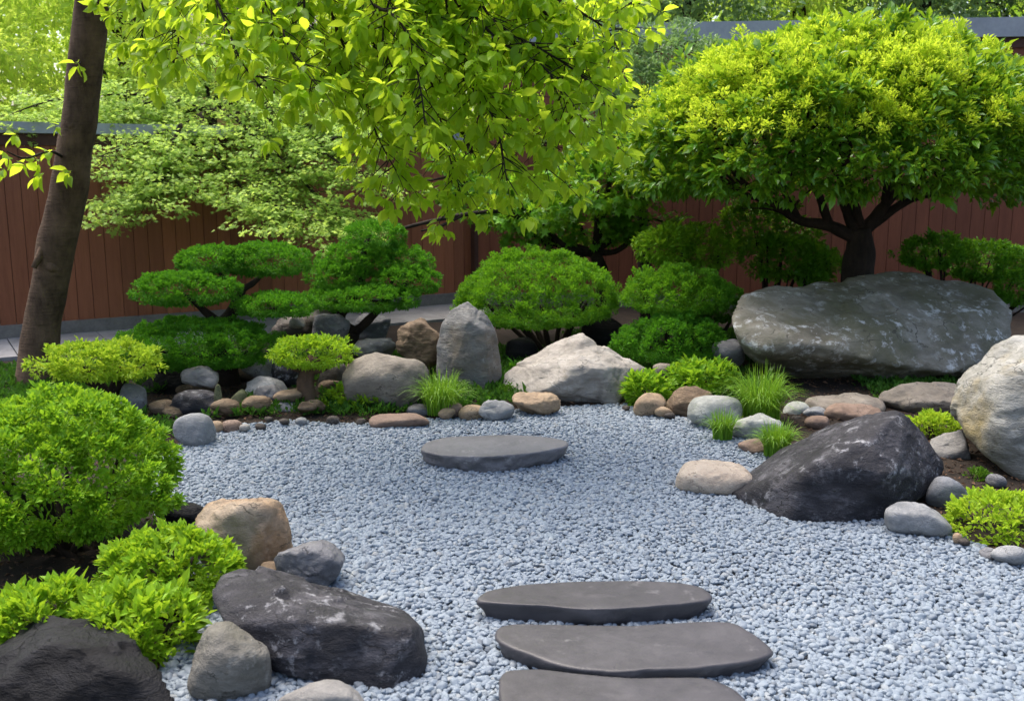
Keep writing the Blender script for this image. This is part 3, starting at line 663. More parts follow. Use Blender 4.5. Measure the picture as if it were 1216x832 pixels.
slab([(592, 812), (600, 796), (640, 793), (690, 799), (740, 804), (800, 803), (845, 806), (886, 828), (905, 860), (860, 890), (760, 900), (650, 890), (600, 850)], .064, .10, M['slab'], 'nearest of the three dark stepping stones, cut by the bottom of the frame', 3)
slab([(501, 530), (512, 522), (545, 517), (590, 516), (640, 517), (670, 522), (674, 528), (655, 533), (625, 538), (605, 540), (570, 542), (530, 540), (508, 536)], .10, .135, M['slab_d'], 'single flat island stone alone in the middle of the gravel', 4, .004, .30, 'island_stone', .02)

# ------------------------------------------------------------------ wood
def catmull(P_, n):
    P_ = np.asarray(P_, float)
    if len(P_) < 3: return np.array([P_[0]+(P_[-1]-P_[0])*t for t in np.linspace(0, 1, n)])
    Q = np.vstack([2*P_[0]-P_[1], P_, 2*P_[-1]-P_[-2]]); out = []
    for s in np.linspace(0, len(P_)-1-1e-6, n):
        i = int(s); t = s-i; a, b, c, d_ = Q[i:i+4]
        out.append(.5*((2*b)+(-a+c)*t+(2*a-5*b+4*c-d_)*t*t+(-a+3*b-3*c+d_)*t**3))
    return np.array(out)
class Wood:
    def __init__(s): s.V = []; s.T = []; s.n = 0
    def tube(s, pts, r0, r1, sides=8, n=None, knob=.12, seed=0, r_pow=1.0, flare=0):
        n = n or max(4, int(len(pts)*4)); C = catmull(pts, n); tan = unit(np.gradient(C, axis=0))
        ref = np.array([.3, .9, .2]); a = unit(np.cross(tan, ref)); b = np.cross(tan, a)
        t = np.linspace(0, 1, n)**r_pow; rr = r0+(r1-r0)*t
        if flare: rr = rr*(1+flare*np.exp(-np.linspace(0, 1, n)*14))
        ang = np.linspace(0, 2*np.pi, sides, endpoint=False)
        ring = C[:, None]+(a[:, None]*np.cos(ang)[None, :, None]+b[:, None]*np.sin(ang)[None, :, None])*rr[:, None, None]
        if knob:
            m = np.mean(rr); dsp = fbm(ring/(m*3.2)+seed, 3, seed+1); ring = C[:, None]+(ring-C[:, None])*(1+knob*dsp[..., None])
        V = ring.reshape(-1, 3); I = np.arange(n*sides).reshape(n, sides); J = np.roll(I, -1, 1)
        T = np.concatenate([np.stack([I[:-1], J[:-1], J[1:]], -1).reshape(-1, 3), np.stack([I[:-1], J[1:], I[1:]], -1).reshape(-1, 3)])
        cap = len(V); V = np.vstack([V, C[:1], C[-1:]])
        T = np.vstack([T, np.stack([np.full(sides, cap), J[0], I[0]], 1), np.stack([np.full(sides, cap+1), I[-1], J[-1]], 1)])
        s.V.append(V); s.T.append(T+s.n); s.n += len(V); return C
    def build(s, name, mat, base, parent): return wmesh(name, np.vstack(s.V), np.vstack(s.T), mat, base, parent, True)

# ------------------------------------------------------------------ leaves
TINY = (np.array([(0, 0, 0), (.5, .5, .13), (1, 0, -.06), (.5, -.5, .13)]), np.array([(0, 3, 2), (0, 2, 1)]))
MID = (np.array([(0, 0, 0), (.28, .36, .07), (.62, .42, .05), (1, 0, -.16), (.62, -.42, .05), (.28, -.36, .07), (.45, 0, 0.0)]), np.array([(0, 6, 1), (1, 6, 2), (2, 6, 3), (3, 6, 4), (4, 6, 5), (5, 6, 0)]))
BIG = (np.array([(0, 0, 0), (.2, .03, 0), (.34, .34, .05), (.55, .47, .02), (.78, .34, -.06), (1.0, 0, -.24), (.78, -.34, -.06), (.55, -.47, .02), (.34, -.34, .05), (.2, -.03, 0), (.45, 0, -.05), (.72, 0, -.12)]),
       np.array([(0, 1, 9), (1, 10, 9), (1, 2, 10), (2, 3, 10), (3, 11, 10), (3, 4, 11), (4, 5, 11), (5, 6, 11), (6, 7, 11), (7, 10, 11), (7, 8, 10), (8, 9, 10)]))
def _maple():
    v = [(0.22, 0, 0)]; f = []
    lob = [(0, 0.02), (.20, .30), (.10, .62), (.40, .28), (.62, .52), (.60, .17), (1.0, 0), (.60, -.17), (.62, -.52), (.40, -.28), (.10, -.62), (.20, -.30)]
    for k, (x, y) in enumerate(lob): v.append((x, y, -.10*(x*x+y*y)))
    for k in range(12): f.append((0, 1+(k+1) % 12, 1+k))
    return np.array(v, float), np.array(f)
MAPLE = _maple()
BLADE = (np.array([(0, -.5, 0), (0, .5, 0), (.35, .45, .06), (.35, -.45, .06), (.7, .3, -.04), (.7, -.3, -.04), (1, 0, -.26)]), np.array([(0, 3, 1), (1, 3, 2), (2, 3, 5), (2, 5, 4), (4, 5, 6)]))
def leaves(Pp, D, N, L, wr, tmpl):
    D = unit(D); N = unit(N-D*(N*D).sum(1, keepdims=True)); Sd = np.cross(N, D); tv, tf = tmpl; n = len(Pp); k = len(tv)
    L = np.broadcast_to(L, (n,)); wr = np.broadcast_to(wr, (n,))
    V = Pp[:, None]+D[:, None]*(tv[None, :, 0:1]*L[:, None, None])+Sd[:, None]*(tv[None, :, 1:2]*(L*wr)[:, None, None])+N[:, None]*(tv[None, :, 2:3]*L[:, None, None])
    T = (tf[None]+(np.arange(n)*k)[:, None, None]).reshape(-1, 3)
    return V.reshape(-1, 3), T
class Leaf:
    def __init__(s): s.V = []; s.T = []; s.n = 0
    def add(s, V, T): s.V.append(V); s.T.append(T+s.n); s.n += len(V)
    def build(s, name, mat, base, parent, smooth=False): return wmesh(name, np.vstack(s.V), np.vstack(s.T), mat, base, parent, smooth)
def tufts(C, Nn, r, per, L, wr, tmpl, up=.25, spread=1.0, seed=0, rs=None):
    """leaves radiating from each clump centre C about its outward normal Nn"""
    rnd = np.random.default_rng(seed); k = len(C); n = k*per
    Cc = np.repeat(C, per, 0); Nr = np.repeat(Nn, per, 0); rr = np.repeat(np.broadcast_to(r, (k,)), per)
    dv = unit(Nr+rnd.normal(size=(n, 3))*.62*spread)
    q = rnd.random(n)**.6
    Pp = Cc+dv*(rr*q)[:, None]
    Dr = unit(dv+rnd.normal(size=(n, 3))*.35+np.array([0, 0, up]))
    Nl = unit(np.cross(Dr, rnd.normal(size=(n, 3))))
    Nl = np.where((Nl @ np.array([0, 0, 1.]))[:, None] < 0, -Nl, Nl); Nl = Nl+np.array([0, 0, .7])
    return leaves(Pp, Dr, Nl, L*np.exp(rnd.normal(0, .32, n)), wr*(.8+.4*rnd.random(n)), tmpl)
def fib(n):
    k = np.arange(n)+.5; z = 1-2*k/n; a = k*2.399963; r = np.sqrt(1-z*z); return np.stack([r*np.cos(a), r*np.sin(a), z], 1)
def dome(c, rx, ry, rzu, rzd, lr, seed, lob=.16, lobf=2.4, zmin=-.9, cover=1.0, inner=0.0):
    """clump centres and normals spread over a lumpy dome"""
    rnd = np.random.default_rng(seed); a = (rx*ry)**.5
    area = 4*np.pi*((( (rx*ry)**1.6+(rx*(rzu+rzd)/2)**1.6+(ry*(rzu+rzd)/2)**1.6)/3)**(1/1.6))
    n = max(24, int(area/(lr*lr*2.1)*cover)); D = fib(n*6)
    wt = np.linalg.norm(D/np.array([rx, ry, 1.0])/np.where(D[:, 2:3] > 0, np.array([[1, 1, rzu]]), np.array([[1, 1, rzd]])), axis=1)*np.where(D[:, 2] > 0, rzu, rzd)
    acc = np.cumsum(wt/wt.sum()*n)+rnd.random(); D = D[np.floor(acc) > np.floor(np.concatenate([[0], acc[:-1]]))]     # even over the stretched surface
    D = unit(D+rnd.normal(0, .5/np.sqrt(n), D.shape))
    D = D[D[:, 2] > zmin]
    rad = np.stack([np.full(len(D), rx), np.full(len(D), ry), np.where(D[:, 2] > 0, rzu, rzd)], 1)
    q = D*rad/a
    f = 1+lob*fbm(q*lobf+seed*1.7, 2, seed)+.05*rnd.normal(size=len(D))
    f = np.where(D[:, 2] < 0, f*(1-.25*np.abs(D[:, 2])), f)
    if inner: f = f*(1-inner*rnd.random(len(D))**2)
    Nn = unit(D/rad); Nn[:, 2] = np.where(Nn[:, 2] < 0, Nn[:, 2]*.4, Nn[:, 2]); 
    return np.array(c)+D*rad*f[:, None], unit(Nn)

def pad(rt, base, box, Y, mat, lr=.045, per=60, L=.017, wr=.55, tmpl=TINY, depth=.75, seed=1, lob=.11, name='foliage_pad', flat=.28, up=.3, cover=1.0, lobf=2.4):
    x0, y0, x1, y1 = box; s = scl(Y); rx = (x1-x0)*s/2-lr*.95-L*.4; ry = rx*depth; hh = (y1-y0)*s
    el = (P((x0+x1)/2, (y0+y1)/2, Y)[2]-CAMH)/Y
    hz = max(hh-max(0, -el)*ry*.9-lr*1.3-L*.5, hh*.40); cz = P((x0+x1)/2, y1, Y-ry*.5)[2]+lr*.5+hz*flat; c = np.array([P((x0+x1)/2, (y0+y1)/2, Y)[0], Y, cz])
    C, Nn = dome(c, rx, ry, hz*(1-flat), hz*flat, lr, seed, lob, lobf, cover=cover*1.35)
    V, T = tufts(C, Nn, lr*1.0, per, L, wr, tmpl, up, 1.0, seed)
    lf = Leaf(); lf.add(V, T)
    C2, N2 = dome(c, rx*.72, ry*.72, hz*(1-flat)*.7, hz*flat*.6, lr*1.6, seed+50, lob, lobf)       # inner foliage, keeps the pad from being hollow
    V, T = tufts(C2, N2, lr*1.7, max(12, per//3), L*1.5, wr, tmpl, up, 1.2, seed+51); lf.add(V, T)
    lf.build(name, mat, base, rt)
    return c, rx, hz
def ground_at(px, Y):
    x = P(px, 400, Y)[0]; return np.array([x, Y, Hs(x, Y)-.02])

GP = 'cloud pruned trees and shrubs along the back'
# 1 tiered cloud pine
b = ground_at(262, 7.15); rt = root('cloud_pine', b, 'five tiered dark green cloud pine in front of the low fence', 'tree', GP)
cs = []
for k, (box, yo, dp) in enumerate([((206, 291, 300, 324), 7.3, .75), ((262, 287, 371, 328), 7.45, .75), ((150, 321, 284, 362), 7.0, .7), ((276, 346, 384, 375), 7.1, .75), ((136, 374, 336, 440), 7.0, .75)]):
    cs.append(pad(rt, b, box, yo, M['pine'], .040, 92, .0135, seed=10+k, depth=dp))
wd = Wood(); top = P(287, 345, 7.3)
tr = wd.tube([b, P(272, 430, 7.15), P(255, 400, 7.1), P(275, 370, 7.2), top], .085, .035, 10, 30, .25, 3, flare=.5)
for (c, rx, hz) in cs[:2]: wd.tube([top, (top+c)/2+np.array([0, 0, -.03]), c+np.array([0, 0, -hz*.1])], .032, .012, 7, 10, .2, 4)
wd.tube([tr[18], (tr[18]+cs[2][0])/2, cs[2][0]], .034, .012, 7, 10, .2, 5); wd.tube([tr[22], (tr[22]+cs[3][0])/2-np.array([0, 0, .02]), cs[3][0]], .03, .012, 7, 10, .2, 6)
for dx in (-.28, .1, .34): wd.tube([tr[8], (tr[8]+cs[4][0])/2+np.array([dx/2, 0, .0]), cs[4][0]+np.array([dx, 0, 0])], .03, .01, 7, 10, .2, 7)
wd.build('trunk', M['barkdark'], b, rt)
# 2 second pine
b = ground_at(421, 7.95); rt = root('cloud_pine', b, 'rounded cloud pine of merging tiers left of the standing stone', 'tree', GP)
cs = []
for k, (box, yo, dp) in enumerate([((405, 262, 486, 294), 8.2, .9), ((378, 286, 470, 330), 8.1, .8), ((430, 288, 516, 330), 8.15, .8), ((362, 306, 440, 344), 7.95, .8), ((440, 314, 526, 350), 7.95, .8), ((372, 336, 500, 368), 7.8, .7), ((352, 340, 424, 372), 8.05, .7)]):
    cs.append(pad(rt, b, box, yo, M['pine'], .043, 86, .014, seed=30+k, depth=dp))
wd = Wood(); fk = P(420, 395, 7.95)
tr = wd.tube([b, P(416, 415, 7.95), fk], .08, .06, 10, 14, .25, 3, flare=.6)
tr2 = wd.tube([fk, P(405, 375, 7.95), P(428, 340, 8.0), P(432, 300, 8.1), P(440, 275, 8.2)], .045, .015, 9, 20, .2, 4)
tr3 = wd.tube([fk, P(437, 380, 7.95), P(460, 355, 7.95), P(484, 335, 7.95)], .045, .015, 9, 16, .2, 5)
for q, (c, rx, hz) in enumerate(cs[1:]): s0 = tr2[8] if c[0] < fk[0]+.1 else tr3[9]; wd.tube([s0, (s0+c)/2, c], .022, .008, 6, 8, .2, q)
wd.build('trunk', M['barkdark'], b, rt)
# 3 broad dome shrub
b = ground_at(655, 8.35); rt = root('domed_shrub', b, 'broad mid green domed shrub above the pale pointed boulder', 'shrub', GP)
c, rx, hz = pad(rt, b, (533, 298, 738, 392), 8.2, M['pine2'], .046, 84, .0145, seed=50, depth=.8, lob=.15, flat=.2)
wd = Wood()
for q in range(9):
    a = q*2.4; e = c+np.array([math.cos(a)*rx*.65, math.sin(a)*rx*.5, hz*.15]); wd.tube([b+np.array([.05*math.cos(a), .05*math.sin(a), 0]), (b+e)/2+np.array([0, 0, -.03]), e], .03, .012, 7, 12, .25, q)
wd.build('trunk', M['barkdark'], b, rt)
# 4 tiered shrub
b = ground_at(805, 7.65); rt = root('tiered_shrub', b, 'two tiered bright green cloud shrub left of the giant boulder', 'shrub', GP)
cs = []
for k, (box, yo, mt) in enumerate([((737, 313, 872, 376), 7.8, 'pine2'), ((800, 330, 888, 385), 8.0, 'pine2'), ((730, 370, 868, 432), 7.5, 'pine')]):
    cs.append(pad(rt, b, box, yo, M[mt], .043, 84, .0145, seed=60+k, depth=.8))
wd = Wood()
for q, (c, rx, hz) in enumerate(cs):
    for dx in (-.22, 0, .22): e = c+np.array([dx, 0, .02]); wd.tube([b, (b+e)/2+np.array([.08*(1 if q else -1), 0, 0]), e], .03, .009, 7, 12, .25, q)
wd.build('trunk', M['barkdark'], b, rt)
# 5 airy light shrub behind
b = ground_at(815, 8.6); rt = root('layered_shrub', b, 'light green flat topped shrub with loose leaves behind the tiered shrub', 'shrub', GP)
cs = [pad(rt, b, bx, yo, M['bush'], .05, 26, .032, .5, MID, .7, 70+k, .3, up=.1) for k, (bx, yo) in enumerate([((747, 266, 830, 312), 8.6), ((790, 270, 876, 318), 8.8)])]
wd = Wood()
for q, (c, rx, hz) in enumerate(cs):
    for dx in (-.2, .15): e = c+np.array([dx, 0, 0]); wd.tube([b, (b+e)/2+np.array([.1, 0, -.05]), e], .028, .009, 7, 12, .25, q)
wd.build('trunk', M['barkdark'], b, rt)
# 6 yellow low tree, 7 lime pad
b = ground_at(128, 6.35); rt = root('dwarf_tree', b, 'low yellow green dwarf tree with one flat pad near the leaning trunk', 'tree', GP)
c, rx, hz = pad(rt, b, (38, 402, 195, 450), 6.3, M['yellow'], .04, 40, .022, .5, MID, .7, 80, .2, up=.4)
wd = Wood()
for dx in (-.3, -.1, .15, .3): e = c+np.array([dx, 0, 0]); wd.tube([b, P(128, 460, 6.3)+np.array([dx*.2, 0, 0]), e], .035, .012, 7, 12, .2, 1)
wd.build('trunk', M['barkdark'], b, rt)
b = ground_at(368, 6.55); rt = root('dwarf_tree', b, 'small lime green dwarf tree with a thick brown trunk by the stone stack', 'tree', GP)
c, rx, hz = pad(rt, b, (316, 396, 423, 436), 6.55, M['lime'], .036, 44, .018, .5, MID, .8, 81, .2, up=.4)
wd = Wood(); t_ = wd.tube([b-np.array([0, 0, .05]), P(366, 470, 6.55), P(364, 448, 6.55), P(374, 425, 6.55)], .075, .05, 10, 14, .2, 2, flare=.5)
for dx in (-.2, 0, .2): wd.tube([t_[-4], (t_[-4]+c)/2+np.array([dx*.7, 0, -.01]), c+np.array([dx, 0, 0])], .03, .012, 7, 8, .2, 3)
wd.build('trunk', M['bark'], b, rt)

# ------------------------------------------------------------------ leafy bushes
def bush(boxes_, Y, basepx, label, mat, lr, per, L, wr, tmpl, seed, depth=.85, lob=.2, flat=.35, up=.35, stems=8, name='leafy_bush', zl=0, group=None, sr=.014):
    b = ground_at(basepx, Y); rt = root(name, b, label, 'bush', group)
    cs = [pad(rt, b, bx, Y+dy, mat, lr, per, L, wr, tmpl, depth, seed+k, lob, 'foliage', flat, up) for k, (bx, dy) in enumerate(boxes_)]
    wd = Wood(); rnd = random.Random(seed)
    for (c, rx, hz) in cs:
        for q in range(stems):
            a = rnd.uniform(0, 6.28); f = rnd.uniform(.2, .8); e = c+np.array([math.cos(a)*rx*f, math.sin(a)*rx*f*depth, hz*rnd.uniform(-.1, .3)])
            s_ = b+np.array([rnd.uniform(-.06, .06), rnd.uniform(-.06, .06), -.02]); wd.tube([s_, (s_+e)/2+np.array([(c[0]-b[0])*.1, 0, -.05*hz]), e], sr*rnd.uniform(.7, 1.2), sr*.3, 6, 12, .2, q)
    wd.build('stem', M['barkdark'], b, rt); return rt
bush([((-110, 452, 219, 655), .05)], 3.95, 70, 'large bright green rounded bush above the black rock, stems showing below', M['bush'], .044, 84, .0195, .55, MID, 90, .8, .16, .3, .4, 16, sr=.02)
bush([((112, 614, 290, 720), .1)], 3.42, 200, 'small yellow green bush in front of the ochre boulder', M['lime'], .04, 56, .022, .55, MID, 92, .8, .16, .4, .45, 8)
bush([((-40, 680, 150, 775), .1), ((70, 678, 254, 800), 0)], 3.1, 130, 'spreading yellow green bush with pale leaf tips over the black rock', M['lime'], .044, 46, .028, .5, MID, 94, .75, .16, .4, .45, 8)
bush([((1125, 572, 1262, 660), .08)], 4.12, 1190, 'round yellow green bush below the lichen boulder', M['yellow'], .04, 40, .021, .55, MID, 96, .85, .16, .45, .45, 6)
bush([((1074, 487, 1138, 522), .1)], 5.65, 1105, 'tiny yellow bush between the charcoal rock and lichen boulder', M['yellow'], .035, 36, .022, .5, MID, 98, .9, .2, .45, .4, 4)
bush([((388, 449, 477, 500), .1), ((362, 470, 410, 503), .1)], 6.45, 435, 'low lime green shrub before the domed grey tan boulder', M['lime'], .035, 42, .02, .5, MID, 100, .8, .2, .4, .35, 5)
bush([((1143, 552, 1178, 584), .05)], 4.95, 1160, 'dark green moss cushion beside the small grey stone', M['moss'], .025, 50, .012, .5, TINY, 104, .9, .2, .4, .35, 2)
bush([((736, 440, 800, 478), .1), ((790, 425, 875, 470), .25)], 6.55, 800, 'trailing leafy green plant behind the speckled brown rock', M['bush'], .04, 22, .035, .45, MID, 106, .8, .35, .4, .3, 5)
bush([((1062, 276, 1150, 318), 0), ((1110, 286, 1235, 334), .1), ((1180, 300, 1260, 370), -.3)], 9.0, 1130, 'layered green shrub right of the domed tree behind the giant boulder', M['pine2'], .05, 40, .026, .5, MID, 110, .7, .28, .35, .2, 6, sr=.02)
bush([((850, 236, 960, 300), .3), ((880, 275, 990, 335), 0), ((940, 290, 1005, 335), -.2)], 9.3, 915, 'loose mid green shrub in shade under the domed tree', M['midtree'], .055, 26, .036, .5, MID, 114, .7, .3, .35, .2, 6, sr=.02)
bush([((590, 455, 612, 478), 0), ((556, 462, 600, 482), 0)], 6.85, 580, 'low green moss clump right of the standing stone', M['moss'], .03, 46, .014, .5, TINY, 118, .9, .2, .4, .3, 2)
bush([((598, 430, 640, 458), 0)], 7.5, 618, 'dark low plant in the shade behind the pale pointed boulder', M['pine'], .035, 30, .025, .5, MID, 119, .9, .2, .4, .3, 2)
bush([((1030, 470, 1085, 486), 0)], 6.6, 1058, 'thin dark moss patch under the giant boulder', M['moss'], .025, 40, .012, .5, TINY, 121, .7, .2, .4, .3, 2)

# ------------------------------------------------------------------ grass tufts
def tuft(px, py_base, py_top, hwpx, label, n, mat, seed, Y=None, lean=0.0, wmm=.006):
    Yg = G(px, py_base, .06)[1] if Y is None else Y
    x = P(px, py_base, Yg)[0]; z = max(Hs(x, Yg), P(px, py_base, Yg)[2]-.02)-.02
    b = np.array([x, Yg, z]); hgt_ = (py_base-py_top)*scl(Yg); hw = hwpx*scl(Yg); rnd = np.random.default_rng(seed)
    Vs, Ts, k0 = [], [], 0
    for q in range(n):
        a = rnd.uniform(0, 2*np.pi); r0 = hw*.38*math.sqrt(rnd.random()); p0 = b+np.array([math.cos(a)*r0, math.sin(a)*r0*.7, 0])
        a2 = a+rnd.normal(0, .5); out = rnd.random()**.7; L = hgt_*rnd.uniform(.7, 1.12); ln = L*(1+.25*out); reach = hw*out*rnd.uniform(.5, 1.0)
        dr = np.array([math.cos(a2), math.sin(a2), 0]); seg = 7; t = np.linspace(0, 1, seg)
        zz = L*(1.25*t-.25*t**2-.55*out*t**3)*.95; rr_ = reach*(t**1.8)+lean*t*t
        C = p0+dr[None]*rr_[:, None]+np.array([0, 0, 1.])[None]*zz[:, None]
        sd = np.array([-dr[1], dr[0], 0])+rnd.normal(0, .4, 3)*np.array([1, 1, .2]); sd = sd/np.linalg.norm(sd)
        wv = wmm*rnd.uniform(.6, 1.2)*(1-t)**.6*.5+.0003
        V = np.empty((seg*2, 3)); V[0::2] = C+sd*wv[:, None]; V[1::2] = C-sd*wv[:, None]
        T = [];
        for j in range(seg-1): T += [(2*j, 2*j+1, 2*j+3), (2*j, 2*j+3, 2*j+2)]
        Vs.append(V); Ts.append(np.array(T)+k0); k0 += len(V)
    o = wmesh('grass_tuft', np.vstack(Vs), np.vstack(Ts), mat, b); return tag(o, label, 'grass', 'ornamental grass tufts')
tuft(524, 484, 422, 52, 'fine arching grass tuft left of the standing stone', 420, M['grass'], 1)
tuft(903, 494, 416, 58, 'tall arching grass clump in front of the giant boulder', 560, M['grass'], 2)
tuft(922, 532, 482, 40, 'short dense grass clump behind the beige flat stone', 420, M['grass'], 3)
tuft(858, 513, 470, 30, 'pale wispy grass clump on the smooth grey green stone', 260, M['grass'], 4)

# ------------------------------------------------------------------ the leaning tree and its canopy
b = np.array([*P(44, 452, 7.1)[:2], Hs(*P(44, 452, 7.1)[:2])-.05])
rt = root('leaning_tree', b, 'tall leaning tree with brown trunk and overhanging yellow green canopy', 'tree')
wd = Wood()
tr = wd.tube([b, P(46, 420, 7.1), P(53, 370, 7.1), P(66, 300, 7.05), P(80, 235, 7.0), P(91, 160, 6.95), P(101, 80, 6.9), P(110, 0, 6.8), P(118, -90, 6.7), P(135, -200, 6.5)], .135, .10, 22, 90, .10, 2, flare=.35)
for (px, py, yo) in ((60, 318, 6.93), (84, 148, 6.83)):     # knots
    k = P(px, py, yo); wd.tube([k+np.array([.0, .06, 0]), k+np.array([-.01, -.0, .0])], .05, .028, 10, 5, .2, 3)
k1 = P(62, 270, 7.0); wd.tube([k1, P(40, 318, 6.9)], .03, .02, 8, 5, .2, 3)
ltrunk = wd.build('trunk', M['bark'], b, rt)
limbs = Wood(); lf = Leaf(); crn = np.random.default_rng(77)
top1 = tr[78]; top2 = tr[-1]
nodes = []
def whorl(p, d, n, L, hang=.55, lfobj=None):
    """a fan of big leaves round a shoot tip"""
    d = d/np.linalg.norm(d); a0 = crn.uniform(0, 6.28); s1 = np.cross(d, [0.2, .3, 1.]); s1 = s1/np.linalg.norm(s1); s2 = np.cross(d, s1)
    Ds = []; Ns = []
    for k in range(n):
        a = a0+k*6.283/n+crn.normal(0, .25); e = d*crn.uniform(.25, .8)+(s1*math.cos(a)+s2*math.sin(a))*crn.uniform(.6, 1.0); e = e/np.linalg.norm(e)
        e = e+np.array([0, 0, -hang*crn.uniform(.5, 1.3)]); Ds.append(e); nn = np.array([0, 0, 1.])*.9+crn.normal(0, .45, 3)+e*.3; Ns.append(nn)
    V, T = leaves(np.repeat(p[None], n, 0)+crn.normal(0, .006, (n, 3)), np.array(Ds), np.array(Ns), L*np.exp(np.clip(crn.normal(0, .25, n), -.6, .3)), .5*(.85+.3*crn.random(n)), BIG)
    (lfobj or lf).add(V, T)
def hang_branch(pts, r0, step=.10, twig=(.10, .30), L=.085, dens=1.0, wood=limbs):
    C = wood.tube(pts, r0, .0035, 6, max(14, int(5*len(pts))), .15, 3)
    seg = np.linalg.norm(np.diff(C, axis=0), axis=1); cum = np.concatenate([[0], np.cumsum(seg)]); tot = cum[-1]; s = tot*.12
    while s < tot:
        i = min(np.searchsorted(cum, s)-1, len(C)-2); p = C[i]+(C[i+1]-C[i])*((s-cum[i])/max(seg[i], 1e-6)); tn = (C[i+1]-C[i])/max(seg[i], 1e-6)
        for rep in range(2):
            if crn.random() > dens: continue
            o_ = crn.normal(size=3)*np.array([1, 1, .45]); o_ = o_/np.linalg.norm(o_); dv = o_*.8+tn*.45+np.array([0, 0, -.12]); dv = dv/np.linalg.norm(dv)
            ln = crn.uniform(*twig); e = p+dv*ln+np.array([0, 0, -.18*ln]); m = (p+e)/2+np.array([0, 0, .05*ln])
            wood.tube([p, m, e], .0035, .0015, 4, 5, 0, 1)
            whorl(e, e-m, crn.integers(5, 9), L, .30); 
            if ln > .16: whorl(m, dv, crn.integers(3, 5), L*.85)
        s += step*crn.uniform(.7, 1.3)
    whorl(C[-1], C[-1]-C[-3], 6, L)
# main limbs leave the trunk above the frame
la = limbs.tube([top1, P(260, -170, 6.2), P(430, -150, 5.9), P(600, -130, 5.7), P(720, -120, 5.6)], .055, .02, 9, 30, .15, 4)
lb = limbs.tube([tr[72], P(180, -90, 6.3), P(280, -110, 5.9), P(420, -110, 5.4), P(560, -100, 5.1)], .04, .016, 8, 26, .15, 5)
lc = limbs.tube([top2, P(300, -260, 6.9), P(500, -230, 6.8), P(660, -180, 6.7)], .06, .02, 9, 26, .15, 6)
def onlimb(C, px):
    d_ = C-C0; x = W0/2+FPX*(d_ @ RT)/(d_ @ FW); return C[np.argmin(np.abs(x-px))]
HB = [ # pixel run, Y start, Y end, limb
 ([(540, 0), (555, 10), (595, 50), (640, 75), (665, 105), (690, 150)], 5.5, 5.3, la),
 ([(530, 0), (533, 40), (540, 80), (565, 110), (590, 150), (602, 215)], 5.5, 5.2, la),
 ([(440, 0), (470, 20), (488, 55), (500, 110), (505, 150)], 5.3, 5.0, lb),
 ([(570, 0), (600, 35), (645, 60), (690, 90), (715, 125)], 5.5, 5.3, la),
 ([(390, 0), (410, 60), (430, 110), (452, 170), (486, 228)], 5.6, 5.5, la),
 ([(455, 0), (500, 60), (520, 130), (532, 180), (548, 232)], 5.7, 5.5, la),
 ([(620, 0), (650, 60), (660, 120), (655, 170), (648, 205)], 5.8, 5.6, la),
 ([(520, 0), (560, 90), (600, 140), (640, 165), (665, 178)], 6.0, 5.8, lc),
 ([(430, 0), (450, 70), (480, 120), (540, 150), (570, 195)], 6.1, 5.9, lc),
 ([(590, 0), (620, 50), (670, 70), (700, 75), (722, 85)], 6.0, 5.9, lc),
 ([(640, -20), (690, 15), (720, 35), (735, 60)], 5.6, 5.5, la),
 ([(660, -60), (710, -20), (740, -5), (760, 5)], 5.5, 5.4, la),
 ([(300, -20), (330, 25), (350, 70), (380, 105)], 5.3, 5.0, lb),
 ([(250, -20), (265, 20), (285, 70), (310, 105)], 5.3, 5.0, lb),
 ([(195, -40), (205, 10), (212, 50), (206, 75)], 5.8, 5.5, lb),
 ([(360, -20), (365, 30), (400, 70), (420, 115)], 5.5, 5.4, lb),
 ([(335, -20), (350, 10), (380, 40), (395, 75)], 5.9, 5.7, la),
 ([(410, -30), (420, 20), (445, 80), (440, 130), (448, 150)], 6.3, 6.2, lc),
 ([(280, -60), (300, -20), (320, 10), (345, 35)], 6.2, 6.0, la),
 ([(500, -30), (560, 30), (590, 70), (620, 110), (625, 150)], 6.4, 6.3, lc),
 ([(150, -70), (165, -10), (172, 25), (165, 50)], 6.2, 6.0, lb),
 ([(480, -10), (540, 40), (560, 70), (575, 120)], 5.5, 5.3, lb),
 ([(600, -20), (640, 10), (670, 40), (690, 60)], 5.6, 5.5, lb),
 ([(470, -30), (460, 10), (455, 50), (470, 90)], 5.4, 5.3, lb),
]
for (pp, ya, yb, lm) in HB:
    n = len(pp); pts = [P(x, y, ya+(yb-ya)*k/(n-1)) for k, (x, y) in enumerate(pp)]
    s0 = onlimb(lm, pp[0][0]-25); pts = [s0, (s0+pts[0])/2+np.array([0, 0, .05])]+pts
    hang_branch(pts, .011, .043, (.08, .28), .083)
# sprout on the trunk and a low left spray
whorl(P(95, 76, 6.72), np.array([-.2, -1, -.2]), 6, .12, .5)
limbs.tube([P(96, 72, 6.85), P(95, 76, 6.72)], .006, .004, 5, 4, 0)
t0 = P(80, 190, 6.95); limbs.tube([t0, P(60, 180, 6.7), P(30, 188, 6.5), P(8, 180, 6.4)], .012, .004, 6, 12, .1)
for q in ((70, 150, 6.7), (20, 160, 6.45), (50, 205, 6.6), (5, 200, 6.4), (85, 205, 6.75), (-8, 150, 6.4), (60, 180, 6.65), (45, 190, 6.6), (30, 195, 6.5), (10, 185, 6.45), (-5, 175, 6.4)): whorl(P(*q), np.array([-.4, -.5, -.1]), 5, .10, .35)
limbs.build('limb', M['barkdark'], b, ltrunk)
lf.build('crown', M['canopy'], b, rt, True)

